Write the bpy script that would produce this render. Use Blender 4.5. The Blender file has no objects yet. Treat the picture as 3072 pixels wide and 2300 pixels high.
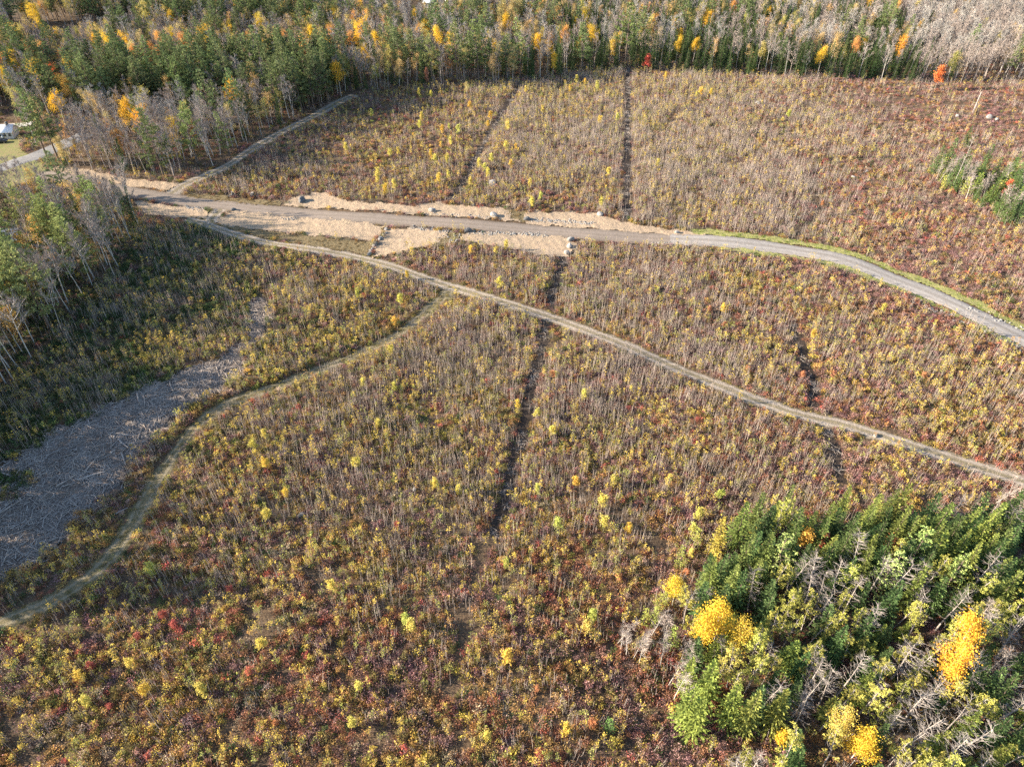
import bpy, math, random
import numpy as np
from mathutils import Vector, Matrix

# ------------------------------------------------------------------ camera, sky, sun, exposure
sc = bpy.context.scene
CAM_H, PITCH, LENS = 95.0, 40.0, 24.97
W0, H0 = 3072.0, 2300.0
FPX = LENS / 36.0 * W0
cam_d = bpy.data.cameras.new("camera"); cam = bpy.data.objects.new("camera", cam_d)
sc.collection.objects.link(cam); sc.camera = cam
cam_d.sensor_width = 36.0; cam_d.lens = LENS
cam_d.clip_start = 0.5; cam_d.clip_end = 9000.0
cam.location = (0, 0, CAM_H); cam.rotation_euler = (math.radians(90 - PITCH), 0, 0)

SUN_EL, SUN_AZ = 20.0, 269.0        # azimuth clockwise from +Y (view direction): the sun stands low on the left
world = bpy.data.worlds.new("World"); sc.world = world; world.use_nodes = True
wn = world.node_tree.nodes; wl = world.node_tree.links; wn.clear()
sky = wn.new("ShaderNodeTexSky"); sky.sky_type = 'NISHITA'; sky.sun_disc = False
sky.sun_elevation = math.radians(SUN_EL); sky.sun_rotation = math.radians(SUN_AZ)
sky.air_density = 1.0; sky.dust_density = 0.6; sky.ozone_density = 1.5
bg = wn.new("ShaderNodeBackground"); bg.inputs[1].default_value = 0.09
wo = wn.new("ShaderNodeOutputWorld")
wl.new(sky.outputs[0], bg.inputs[0]); wl.new(bg.outputs[0], wo.inputs[0])
sun_d = bpy.data.lights.new("sun", 'SUN'); sun_d.energy = 5.0; sun_d.angle = math.radians(0.5)
sun_d.color = (1.0, 0.87, 0.68)
sun = bpy.data.objects.new("sun", sun_d); sc.collection.objects.link(sun)
_az, _el = math.radians(SUN_AZ), math.radians(SUN_EL)
sdir = Vector((math.sin(_az) * math.cos(_el), math.cos(_az) * math.cos(_el), math.sin(_el)))
sun.rotation_euler = sdir.to_track_quat('Z', 'Y').to_euler(); sun.location = (-200, 150, 200)
sc.view_settings.view_transform = 'Standard'; sc.view_settings.look = 'None'
sc.view_settings.exposure = 1.95; sc.view_settings.gamma = 1.0
sc.cycles.use_denoising = False
sc.cycles.max_bounces = 4; sc.cycles.diffuse_bounces = 2; sc.cycles.glossy_bounces = 1
sc.cycles.transmission_bounces = 2; sc.cycles.transparent_max_bounces = 4
sc.cycles.caustics_reflective = False; sc.cycles.caustics_refractive = False

rng = np.random.default_rng(7)
random.seed(7)
_th = math.radians(PITCH)
_F = np.array([0, math.cos(_th), -math.sin(_th)]); _U = np.array([0, math.sin(_th), math.cos(_th)])

def height(x, y):
    """gentle rolling ground"""
    x = np.asarray(x, float); y = np.asarray(y, float)
    return (0.45 * np.sin(x / 27 + 1.0) * np.cos(y / 33) + 0.30 * np.sin(x / 14.3 + y / 19.0)
            + 0.12 * np.sin(x / 6.1 - y / 7.7 + 2.0))

def G(px, py, z=0.0):
    """point of the place at height z seen at pixel px,py of the photograph"""
    px = np.asarray(px, float); py = np.asarray(py, float)
    a = (px - W0 / 2) / FPX; b = -(py - H0 / 2) / FPX
    dx = a; dy = _F[1] + b * _U[1]; dz = _F[2] + b * _U[2]
    t = (z - CAM_H) / dz
    return np.stack([t * dx, t * dy], -1)

def P(x, y, z):
    """pixel of a place point (used only to choose labels and density)"""
    d = np.stack([np.asarray(x, float), np.asarray(y, float), np.asarray(z, float) - CAM_H], -1)
    zz = d @ _F
    return d[..., 0] / zz * FPX + W0 / 2, H0 / 2 - (d @ _U) / zz * FPX

def GP(lst): return np.array([G(a, b) for a, b in lst])
def full(lst, k=3072 / 2212.): return [(a * k, b * k) for a, b in lst]
def win(lst, ox, oy, k): return [(ox + a * k, oy + b * k) for a, b in lst]

# ------------------------------------------------------------------ mesh tools
def link(o):
    sc.collection.objects.link(o); return o

class MB:
    """collects faces with a material slot and a brightness value per face"""
    def __init__(s): s.v = []; s.f = []; s.m = []; s.b = []; s.n = 0
    def add(s, verts, faces, mi=0, b=0.5):
        verts = np.asarray(verts, float); faces = np.asarray(faces, int)
        s.v.append(verts); s.f.append((faces + s.n)); s.n += len(verts)
        s.m.append(np.full(len(faces), mi)); s.b.append(np.broadcast_to(b, (len(faces),)).astype(float))
    def tube(s, pts, rad, n=5, mi=0, b=0.5, cap=False):
        pts = np.asarray(pts, float); k = len(pts); rad = np.broadcast_to(rad, (k,))
        t = np.gradient(pts, axis=0); t /= np.linalg.norm(t, axis=1)[:, None] + 1e-9
        ref = np.where(np.abs(t[:, 2:3]) > 0.9, np.array([[1., 0, 0]]), np.array([[0, 0, 1.]]))
        u = np.cross(t, ref); u /= np.linalg.norm(u, axis=1)[:, None] + 1e-9
        w = np.cross(t, u); a = np.linspace(0, 2 * math.pi, n, endpoint=False)
        vv = pts[:, None] + rad[:, None, None] * (np.cos(a)[None, :, None] * u[:, None] + np.sin(a)[None, :, None] * w[:, None])
        i = np.arange(k - 1)[:, None] * n; j = np.arange(n)[None]; j2 = (j + 1) % n
        q = np.stack([i + j, i + j2, i + n + j2, i + n + j], -1).reshape(-1, 4)
        s.add(vv.reshape(-1, 3), q, mi, b)
        if cap:
            s.add(vv[-1], [[*range(n)]] if n == 4 else [[0, q_, q_ + 1, q_ + 1] for q_ in range(1, n - 1)], mi, b)
    def kites(s, c, d, side, L, Wd, mi=1, b=0.5):
        """leaf blades: c centre base, d direction, side direction"""
        L = np.broadcast_to(L, (len(c),))[:, None]; Wd = np.broadcast_to(Wd, (len(c),))[:, None]
        a0 = c; a1 = c + d * L * .45 + side * Wd * .5; a2 = c + d * L; a3 = c + d * L * .45 - side * Wd * .5
        vv = np.stack([a0, a1, a2, a3], 1).reshape(-1, 3)
        s.add(vv, np.arange(len(c) * 4).reshape(-1, 4), mi, b)
    def twigs(s, a, bpt, w, mi=0, b=0.5):
        """thin tapered slivers from a to bpt, two crossed blades each"""
        d = bpt - a; d /= np.linalg.norm(d, axis=1)[:, None] + 1e-9
        u = unit(np.cross(d, rng.normal(size=d.shape))); q = np.cross(d, u)
        w = np.broadcast_to(w, (len(a),))[:, None]
        for e in (u, q):
            vv = np.stack([a - e * w, a + e * w, bpt + e * w * .25, bpt - e * w * .25], 1).reshape(-1, 3)
            s.add(vv, np.arange(len(a) * 4).reshape(-1, 4), mi, b)
    def mesh(s, name, mats):
        v = np.concatenate(s.v); f = np.concatenate(s.f)
        tri = f[:, 2] == f[:, 3]
        me = bpy.data.meshes.new(name)
        if not tri.any():
            me.vertices.add(len(v)); me.vertices.foreach_set('co', v.ravel())
            me.loops.add(f.size); me.loops.foreach_set('vertex_index', f.ravel().astype(np.int32))
            me.polygons.add(len(f)); me.polygons.foreach_set('loop_start', np.arange(0, f.size, 4, dtype=np.int32))
        else:
            me.from_pydata(v.tolist(), [], [r[:3] if t else r for r, t in zip(f.tolist(), tri)])
        for m in mats: me.materials.append(m)
        me.polygons.foreach_set('material_index', np.concatenate(s.m).astype(np.int32))
        at = me.attributes.new('v', 'FLOAT', 'FACE'); at.data.foreach_set('value', np.concatenate(s.b).astype(np.float32))
        me.update(calc_edges=True); return me

def unit(a): return a / (np.linalg.norm(a, axis=-1, keepdims=True) + 1e-9)
def rdir(n): return unit(rng.normal(size=(n, 3)))

# ------------------------------------------------------------------ materials
def mat(name, rough=0.9):
    m = bpy.data.materials.new(name); m.use_nodes = True
    nt = m.node_tree; nt.nodes.clear()
    out = nt.nodes.new('ShaderNodeOutputMaterial'); return m, nt, out

def N(nt, t, **kw):
    n = nt.nodes.new(t)
    for k, v in kw.items(): setattr(n, k, v)
    return n

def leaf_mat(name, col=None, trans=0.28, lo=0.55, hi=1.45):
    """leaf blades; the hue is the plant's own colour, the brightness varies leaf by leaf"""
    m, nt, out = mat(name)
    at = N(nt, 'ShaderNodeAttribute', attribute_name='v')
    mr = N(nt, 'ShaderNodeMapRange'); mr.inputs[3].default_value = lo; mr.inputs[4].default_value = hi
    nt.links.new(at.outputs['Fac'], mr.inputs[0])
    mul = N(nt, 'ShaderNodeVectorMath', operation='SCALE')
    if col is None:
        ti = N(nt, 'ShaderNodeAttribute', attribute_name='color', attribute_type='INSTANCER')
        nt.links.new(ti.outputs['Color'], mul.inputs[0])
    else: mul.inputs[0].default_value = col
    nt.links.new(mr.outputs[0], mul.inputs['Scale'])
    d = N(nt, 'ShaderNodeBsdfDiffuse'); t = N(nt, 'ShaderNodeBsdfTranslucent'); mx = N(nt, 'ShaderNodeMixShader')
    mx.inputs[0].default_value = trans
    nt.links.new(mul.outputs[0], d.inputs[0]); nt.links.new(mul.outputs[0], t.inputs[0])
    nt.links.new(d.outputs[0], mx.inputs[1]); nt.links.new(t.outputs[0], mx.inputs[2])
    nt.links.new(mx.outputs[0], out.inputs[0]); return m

def bark_mat(name, c1, c2, scale=3.0):
    m, nt, out = mat(name)
    geo = N(nt, 'ShaderNodeTexCoord'); no = N(nt, 'ShaderNodeTexNoise'); no.inputs['Scale'].default_value = scale
    no.inputs['Detail'].default_value = 3
    nt.links.new(geo.outputs['Object'], no.inputs[0])
    oi = N(nt, 'ShaderNodeObjectInfo')
    cr = N(nt, 'ShaderNodeMix', data_type='RGBA'); cr.inputs[6].default_value = (*c1, 1); cr.inputs[7].default_value = (*c2, 1)
    ad = N(nt, 'ShaderNodeMath', operation='ADD'); mu = N(nt, 'ShaderNodeMath', operation='MULTIPLY_ADD')
    mu.inputs[1].default_value = 0.5; mu.inputs[2].default_value = -0.25
    nt.links.new(oi.outputs['Random'], mu.inputs[0]); nt.links.new(mu.outputs[0], ad.inputs[0])
    nt.links.new(no.outputs[0], ad.inputs[1]); ad.use_clamp = True
    nt.links.new(ad.outputs[0], cr.inputs[0])
    d = N(nt, 'ShaderNodeBsdfDiffuse'); nt.links.new(cr.outputs[2], d.inputs[0]); nt.links.new(d.outputs[0], out.inputs[0]); return m

def earth_mat(name, cols, scales=(0.05, 0.6, 4.0), bump=0.25, rough=0.95, stripes=None):
    """several soil colours mixed by noises of different size"""
    m, nt, out = mat(name)
    tc = N(nt, 'ShaderNodeTexCoord'); cur = None
    fine = None
    for i, c in enumerate(cols):
        if cur is None:
            cur = N(nt, 'ShaderNodeRGB'); cur.outputs[0].default_value = (*c, 1); cur = cur.outputs[0]; continue
        no = N(nt, 'ShaderNodeTexNoise'); no.inputs['Scale'].default_value = scales[(i - 1) % len(scales)]
        no.inputs['Detail'].default_value = 6; no.inputs['Roughness'].default_value = 0.65
        nt.links.new(tc.outputs['Object'], no.inputs[0])
        mr = N(nt, 'ShaderNodeMapRange'); mr.inputs[1].default_value = 0.40; mr.inputs[2].default_value = 0.62
        nt.links.new(no.outputs[0], mr.inputs[0])
        mx = N(nt, 'ShaderNodeMix', data_type='RGBA'); nt.links.new(mr.outputs[0], mx.inputs[0])
        nt.links.new(cur, mx.inputs[6]); mx.inputs[7].default_value = (*c, 1); cur = mx.outputs[2]; fine = no
    if stripes:                                   # wheel tracks: runs along the road, v attribute holds the cross position
        at = N(nt, 'ShaderNodeAttribute', attribute_name='cross')
        for pos, wd, col, amt in stripes:
            sb = N(nt, 'ShaderNodeMath', operation='SUBTRACT'); sb.inputs[1].default_value = pos
            nt.links.new(at.outputs['Fac'], sb.inputs[0])
            ab = N(nt, 'ShaderNodeMath', operation='ABSOLUTE'); nt.links.new(sb.outputs[0], ab.inputs[0])
            nz = N(nt, 'ShaderNodeTexNoise'); nz.inputs['Scale'].default_value = 0.7; nz.inputs['Detail'].default_value = 4
            nt.links.new(tc.outputs['Object'], nz.inputs[0])
            ma = N(nt, 'ShaderNodeMath', operation='MULTIPLY_ADD'); ma.inputs[1].default_value = 0.35; ma.inputs[2].default_value = -0.17
            nt.links.new(nz.outputs[0], ma.inputs[0])
            a2 = N(nt, 'ShaderNodeMath', operation='ADD'); nt.links.new(ab.outputs[0], a2.inputs[0]); nt.links.new(ma.outputs[0], a2.inputs[1])
            mr = N(nt, 'ShaderNodeMapRange'); mr.inputs[1].default_value = wd; mr.inputs[2].default_value = wd * .4
            mr.inputs[3].default_value = 0; mr.inputs[4].default_value = amt
            nt.links.new(a2.outputs[0], mr.inputs[0])
            mx = N(nt, 'ShaderNodeMix', data_type='RGBA'); nt.links.new(mr.outputs[0], mx.inputs[0])
            nt.links.new(cur, mx.inputs[6]); mx.inputs[7].default_value = (*col, 1); cur = mx.outputs[2]
    b = N(nt, 'ShaderNodeBsdfPrincipled'); b.inputs['Roughness'].default_value = rough
    b.inputs['Specular IOR Level'].default_value = 0.15
    nt.links.new(cur, b.inputs[0])
    if bump:
        n2 = N(nt, 'ShaderNodeTexNoise'); n2.inputs['Scale'].default_value = 1.6; n2.inputs['Detail'].default_value = 7
        n2.inputs['Roughness'].default_value = .7; nt.links.new(tc.outputs['Object'], n2.inputs[0])
        bp = N(nt, 'ShaderNodeBump'); bp.inputs['Strength'].default_value = bump; bp.inputs['Distance'].default_value = 0.6
        nt.links.new(n2.outputs[0], bp.inputs['Height']); nt.links.new(bp.outputs[0], b.inputs['Normal'])
    nt.links.new(b.outputs[0], out.inputs[0]); return m

def plain(name, col, rough=0.6, metal=0.0, spec=0.4):
    m, nt, out = mat(name)
    b = N(nt, 'ShaderNodeBsdfPrincipled'); b.inputs['Roughness'].default_value = rough; b.inputs['Metallic'].default_value = metal
    tc = N(nt, 'ShaderNodeTexCoord'); no = N(nt, 'ShaderNodeTexNoise'); no.inputs['Scale'].default_value = 2.5
    nt.links.new(tc.outputs['Object'], no.inputs[0])
    mx = N(nt, 'ShaderNodeMix', data_type='RGBA'); mx.inputs[6].default_value = (*[c * .85 for c in col], 1); mx.inputs[7].default_value = (*[min(1, c * 1.12) for c in col], 1)
    nt.links.new(no.outputs[0], mx.inputs[0]); nt.links.new(mx.outputs[2], b.inputs[0])
    b.inputs['Specular IOR Level'].default_value = spec
    nt.links.new(b.outputs[0], out.inputs[0]); return m

M_LEAF = leaf_mat('leaf')
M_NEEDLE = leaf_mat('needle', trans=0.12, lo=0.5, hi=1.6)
M_STEM = bark_mat('sapling_stem', (0.48, 0.405, 0.355), (0.28, 0.23, 0.20), 1.2)
M_CANE = bark_mat('bramble_cane', (0.30, 0.185, 0.155), (0.18, 0.115, 0.105), 2)
M_BARK = bark_mat('brown_bark', (0.20, 0.155, 0.125), (0.09, 0.07, 0.06), 2)
M_BIRCH = bark_mat('pale_bark', (0.58, 0.55, 0.51), (0.30, 0.27, 0.25), 2)
M_TWIG = bark_mat('grey_twig', (0.50, 0.425, 0.38), (0.31, 0.26, 0.235), 1)
M_SNAG = bark_mat('weathered_wood', (0.40, 0.355, 0.32), (0.22, 0.19, 0.175), 2)
M_SOIL = earth_mat('leaf_litter', [(0.075, 0.050, 0.034), (0.12, 0.075, 0.045), (0.05, 0.036, 0.027), (0.15, 0.105, 0.065)], (0.06, 0.5, 3.0), 0.5)
M_SHADED_CUTSOIL = earth_mat('shade_darkened_cut_soil', [(0.05, 0.036, 0.028), (0.085, 0.062, 0.048), (0.035, 0.028, 0.024)], (0.3, 2.0), 0.6)  # bare soil, darkened further to paint in shade from the shrubs alongside
M_STRAW = earth_mat('straw_mulch', [(0.40, 0.29, 0.20), (0.34, 0.26, 0.175), (0.43, 0.315, 0.225), (0.27, 0.21, 0.145)], (0.12, 0.9, 3.5), 0.55)
M_DRYGRASS = earth_mat('dry_grass', [(0.20, 0.15, 0.085), (0.145, 0.11, 0.065), (0.23, 0.175, 0.10), (0.11, 0.09, 0.045)], (0.15, 0.8, 4), 0.8)
M_ROAD = earth_mat('gravel', [(0.20, 0.155, 0.125), (0.22, 0.178, 0.148), (0.175, 0.14, 0.114), (0.21, 0.175, 0.145)], (0.03, 0.4, 5), 0.2,
                   stripes=[(0.35, .10, (.25, .205, .175), .55), (0.65, .10, (.25, .205, .175), .55), (0.03, .10, (.125, .095, .075), .6), (0.97, .10, (.125, .095, .075), .6)])
M_GREYROAD = earth_mat('grey_gravel', [(0.25, 0.225, 0.205), (0.28, 0.255, 0.235), (0.215, 0.195, 0.18), (0.265, 0.24, 0.22)], (0.04, 0.5, 5), 0.2,
                   stripes=[(0.3, .09, (.33, .305, .285), .6), (0.7, .09, (.33, .305, .285), .6), (0.5, .08, (.19, .165, .14), .5)])
M_TRAIL = earth_mat('track_soil', [(0.22, 0.18, 0.13), (0.27, 0.225, 0.175), (0.17, 0.14, 0.09), (0.24, 0.20, 0.155)], (0.1, 0.7, 4), 0.4,
                    stripes=[(0.25, .13, (.33, .28, .235), .85), (0.75, .13, (.33, .28, .235), .85), (0.5, .12, (.16, .135, .075), .6)])
M_GRASSTRAIL = earth_mat('grassy_track', [(0.125, 0.11, 0.05), (0.17, 0.135, 0.075), (0.09, 0.085, 0.036), (0.20, 0.16, 0.10)], (0.12, 0.7, 4), 0.5,
                    stripes=[(0.28, .12, (.25, .21, .145), .7), (0.72, .12, (.26, .22, .15), .7)])
M_LANDING = earth_mat('chipped_wood', [(0.17, 0.135, 0.11), (0.10, 0.08, 0.07), (0.24, 0.19, 0.15), (0.13, 0.105, 0.09)], (0.1, 0.9, 3.5), 0.9)
M_LAWN = earth_mat('green_lawn', [(0.13, 0.15, 0.045), (0.17, 0.18, 0.06), (0.20, 0.16, 0.08)], (0.1, 0.8), 0.3)
M_MEADOW = earth_mat('brown_meadow', [(0.14, 0.10, 0.06), (0.18, 0.13, 0.08), (0.11, 0.09, 0.05)], (0.05, 0.4), 0.4)
M_VERGE = earth_mat('verge_grass', [(0.22, 0.25, 0.06), (0.17, 0.23, 0.05), (0.30, 0.28, 0.10), (0.26, 0.22, 0.11)], (0.3, 1.2, 4), 0.5)
M_ASPHALT = earth_mat('worn_asphalt', [(0.22, 0.215, 0.21), (0.26, 0.25, 0.245), (0.18, 0.175, 0.175)], (0.1, 1), 0.1)
M_DRIVE = earth_mat('pale_driveway', [(0.55, 0.52, 0.49), (0.60, 0.57, 0.53)], (0.1,), 0.1)
M_ROCK = earth_mat('granite', [(0.29, 0.275, 0.26), (0.38, 0.365, 0.35), (0.19, 0.18, 0.17)], (0.5, 2.5), 0.5)
M_DARKROCK = earth_mat('dark_rock', [(0.10, 0.10, 0.105), (0.16, 0.155, 0.15)], (1.5,), 0.4)
M_LOG = bark_mat('log_bark', (0.50, 0.44, 0.39), (0.16, 0.13, 0.115), 2)
M_CUT = plain('cut_wood', (0.62, 0.48, 0.33))
m, nt, out = mat('pond_water'); b_ = N(nt, 'ShaderNodeBsdfPrincipled'); b_.inputs[0].default_value = (.10, .12, .16, 1); b_.inputs['Roughness'].default_value = .12
n_ = N(nt, 'ShaderNodeTexNoise'); n_.inputs['Scale'].default_value = .8; bp_ = N(nt, 'ShaderNodeBump'); bp_.inputs['Strength'].default_value = .05
nt.links.new(n_.outputs[0], bp_.inputs['Height']); nt.links.new(bp_.outputs[0], b_.inputs['Normal']); nt.links.new(b_.outputs[0], out.inputs[0]); M_WATER = m

# ------------------------------------------------------------------ layout of the place
ROAD_PX = [(120, 528), (230, 545), (330, 563), (430, 585), (560, 600), (700, 614), (850, 631), (1024, 648), (1250, 667), (1500, 684), (1750, 703),
           (1950, 714), (2100, 722), (2220, 733), (2326, 744), (2410, 757), (2488, 772), (2570, 797), (2650, 828), (2720, 855), (2789, 884), (2860, 919), (2928, 953), (3000, 988), (3072, 1023), (3250, 1110)]
SPUR_PX = [(480, 598), (525, 572), (551, 553), (610, 527), (671, 500), (730, 463), (787, 430), (845, 398), (903, 370), (972, 333), (1024, 303), (1065, 284)]
LINK_PX = [(672, 608), (655, 632), (634, 655), (640, 672)]
TRAIL_PX = [(560, 655), (610, 668), (683, 692), (775, 717), (867, 735), (960, 748), (1050, 765), (1163, 797), (1302, 845), (1441, 889), (1580, 929), (1718, 977),
            (1857, 1031), (1950, 1068), (2048, 1110), (2164, 1160), (2279, 1206), (2418, 1248), (2511, 1268), (2620, 1302), (2778, 1352), (2986, 1419), (3072, 1446), (3250, 1500)]
BRANCH_PX = full([(970, 630), (955, 645), (930, 665), (880, 705), (840, 732), (800, 752), (700, 795), (600, 838), (520, 868), (450, 905), (400, 955), (360, 1010),
             (310, 1090), (270, 1160), (220, 1225), (130, 1290), (0, 1345), (-150, 1400)])
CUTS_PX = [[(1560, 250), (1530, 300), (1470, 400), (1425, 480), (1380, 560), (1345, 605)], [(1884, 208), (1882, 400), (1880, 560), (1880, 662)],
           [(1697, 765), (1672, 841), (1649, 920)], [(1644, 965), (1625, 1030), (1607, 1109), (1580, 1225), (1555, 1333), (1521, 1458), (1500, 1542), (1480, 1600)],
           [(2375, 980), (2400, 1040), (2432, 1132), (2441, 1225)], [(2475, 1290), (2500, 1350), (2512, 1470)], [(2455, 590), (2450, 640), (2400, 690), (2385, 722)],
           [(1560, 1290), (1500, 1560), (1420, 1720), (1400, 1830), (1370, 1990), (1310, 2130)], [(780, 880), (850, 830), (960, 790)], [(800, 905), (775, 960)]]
LANDING_PX = full([(555, 640), (572, 655), (580, 705), (545, 745), (535, 790), (500, 838), (395, 895), (362, 925), (318, 965), (268, 1040), (228, 1085), (150, 1150), (55, 1230), (-10, 1262),
              (-200, 1320), (-200, 1080), (0, 1010), (90, 958), (140, 922), (200, 900), (290, 855), (400, 812), (480, 778), (530, 752), (540, 700), (545, 650)])
STRAW_PX = [[(400, 605), (560, 618), (632, 628), (618, 650), (580, 655), (500, 650), (420, 640)],
            [(690, 624), (780, 632), (900, 646), (1000, 658), (1100, 668), (1155, 682), (1140, 702), (1118, 724), (1000, 710), (880, 697), (780, 684), (680, 674), (652, 664)],
            [(1160, 690), (1240, 688), (1340, 699), (1345, 710), (1320, 735), (1240, 752), (1180, 767), (1112, 775), (1130, 735)],
            [(1385, 702), (1500, 700), (1640, 706), (1725, 722), (1735, 748), (1700, 775), (1620, 768), (1540, 750), (1450, 738), (1385, 728)],
            [(843, 609), (892, 583), (969, 576), (1052, 604), (1144, 613), (1240, 618), (1260, 645), (1100, 634), (929, 620)],
            [(1250, 614), (1315, 608), (1374, 620), (1440, 622), (1509, 630), (1525, 645), (1560, 668), (1400, 658), (1240, 645)],
            [(1580, 638), (1680, 636), (1792, 643), (1840, 660), (1900, 674), (2000, 688), (2110, 705), (2090, 710), (1950, 701), (1780, 689), (1570, 672)],
            [(160, 505), (250, 515), (330, 528), (420, 541), (535, 549), (530, 560), (490, 574), (380, 558), (230, 532), (150, 520)]]
DRY_PX = [[(635, 664), (880, 699), (1000, 712), (1122, 726), (1105, 765), (1050, 757), (960, 738), (870, 723), (775, 703), (690, 682)],
          [(1320, 700), (1390, 705), (1375, 730), (1310, 742)], [(1500, 628), (1590, 638), (1590, 668), (1530, 665)],
          [(640, 590), (700, 588), (830, 600), (840, 612), (760, 612), (640, 602)], [(560, 575), (680, 580), (690, 596), (560, 590)]]
MEADOW_PX = [[(60, 112), (160, 92), (250, 84), (330, 74), (410, 68), (405, 84), (320, 100), (240, 116), (150, 128), (90, 128)], [(-250, -20), (130, -20), (140, 22), (70, 40), (-250, 45)],
             [(1090, -30), (1240, -25), (1240, 6), (1180, 12), (1110, 14)]]
LAWN_PX = [(-300, 420), (-60, 402), (60, 400), (75, 470), (130, 500), (150, 520), (60, 560), (-60, 590), (-300, 620)]
STREET_PX = [(-320, 590), (-120, 545), (0, 510), (60, 489), (115, 472), (190, 440), (260, 405)]
DRIVE_PX = [(-220, 410), (-60, 386), (60, 379), (110, 372)]
POND_PX = [(-260, 700), (-40, 690), (48, 692), (62, 712), (40, 742), (-40, 752), (-260, 768)]
YGRASS_PX = [(-260, 780), (-40, 752), (42, 746), (58, 760), (40, 790), (-60, 800), (-260, 830)]
FAREDGE = [(1065, 284), (1150, 268), (1270, 263), (1400, 256), (1560, 240), (1700, 222), (1890, 206), (2100, 221), (2300, 232), (2480, 238), (2700, 244), (2850, 246), (3072, 236), (3500, 225)]
FARWOOD_PX = [(120, 500), (330, 522), (540, 543), (600, 515), (671, 484), (760, 428), (880, 362), (985, 312), (1040, 285)] + FAREDGE + [(3700, -75), (-700, -75), (-700, 360), (-100, 395), (60, 420), (110, 450)]
WEST_PX = [(425, 640), (415, 700), (390, 770), (335, 850), (280, 870), (200, 985), (110, 1085), (60, 1150), (-60, 1230), (-330, 1330), (-450, 1330), (-450, 830), (-60, 820), (70, 790), (110, 740), (240, 690), (330, 640)]
WESTBACK_PX = [(-300, 640), (-40, 610), (60, 590), (180, 600), (290, 610), (400, 615), (395, 650), (250, 690), (100, 690), (-40, 690), (-300, 700)]
STAND_PX = [(2260, 1590), (2420, 1570), (2520, 1600), (2640, 1570), (2760, 1570), (2880, 1590), (3000, 1560), (3300, 1580), (3500, 2750), (2250, 2750), (2110, 2420), (2190, 2250), (2230, 2170), (2120, 2110), (2060, 2000), (2040, 1900), (2060, 1800), (2130, 1720), (2240, 1660)]
EASTSTAND_PX = [(2790, 560), (2860, 520), (2960, 545), (3060, 520), (3300, 520), (3300, 720), (3072, 672), (3000, 660), (2950, 640), (2880, 590)]

def inpoly(xy, poly):
    x, y = xy[:, 0], xy[:, 1]; r = np.zeros(len(xy), bool); j = len(poly) - 1
    for i in range(len(poly)):
        xi, yi = poly[i]; xj, yj = poly[j]
        c = ((yi > y) != (yj > y)) & (x < (xj - xi) * (y - yi) / (yj - yi + 1e-12) + xi); r ^= c; j = i
    return r
def dline(xy, line):
    d = np.full(len(xy), 1e9)
    for a, b in zip(line[:-1], line[1:]):
        ab = b - a; t = np.clip(((xy - a) @ ab) / (ab @ ab + 1e-9), 0, 1)
        d = np.minimum(d, np.linalg.norm(xy - (a + t[:, None] * ab), axis=1))
    return d
def smooth(line, step=1.0):
    """Catmull-Rom through the points, resampled evenly"""
    p = np.vstack([2 * line[0] - line[1], line, 2 * line[-1] - line[-2]]); o = []
    for i in range(1, len(p) - 2):
        t = np.linspace(0, 1, 24, endpoint=False)[:, None]
        a, b, c, d = p[i - 1], p[i], p[i + 1], p[i + 2]
        o.append(.5 * ((2 * b) + (c - a) * t + (2 * a - 5 * b + 4 * c - d) * t ** 2 + (3 * b - a - 3 * c + d) * t ** 3))
    o = np.vstack(o + [line[-1:]]); s = np.r_[0, np.cumsum(np.linalg.norm(np.diff(o, axis=0), axis=1))]
    q = np.arange(0, s[-1], step); return np.stack([np.interp(q, s, o[:, 0]), np.interp(q, s, o[:, 1])], 1)
def nz(x, y, s, seed=0):
    """cheap smooth noise -1..1"""
    x = x / s + seed * 17.3; y = y / s - seed * 9.1
    return (np.sin(x * 1.3 + 1.7 * np.sin(y * .9 + seed)) + np.sin(y * 1.7 + 1.3 * np.sin(x * 1.1 + 2.1)) + np.sin((x + y) * 2.3 + seed * 3)) / 3

ROAD = smooth(GP(ROAD_PX)); SPUR = smooth(GP(SPUR_PX)); LINKR = smooth(GP(LINK_PX)); TRAIL = smooth(GP(TRAIL_PX)); BRANCH = smooth(GP(BRANCH_PX))
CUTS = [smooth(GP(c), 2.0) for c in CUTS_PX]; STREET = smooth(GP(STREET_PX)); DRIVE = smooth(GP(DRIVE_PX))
LANDING = GP(LANDING_PX); STRAW = [GP(s) for s in STRAW_PX]; DRY = [GP(s) for s in DRY_PX]; MEADOW = [GP(s) for s in MEADOW_PX]
LAWN = GP(LAWN_PX); POND = GP(POND_PX); YGRASS = GP(YGRASS_PX); FARWOOD = GP(FARWOOD_PX); WEST = GP(WEST_PX); WESTBACK = GP(WESTBACK_PX); STAND = GP(STAND_PX); EASTSTAND = GP(EASTSTAND_PX)

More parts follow.
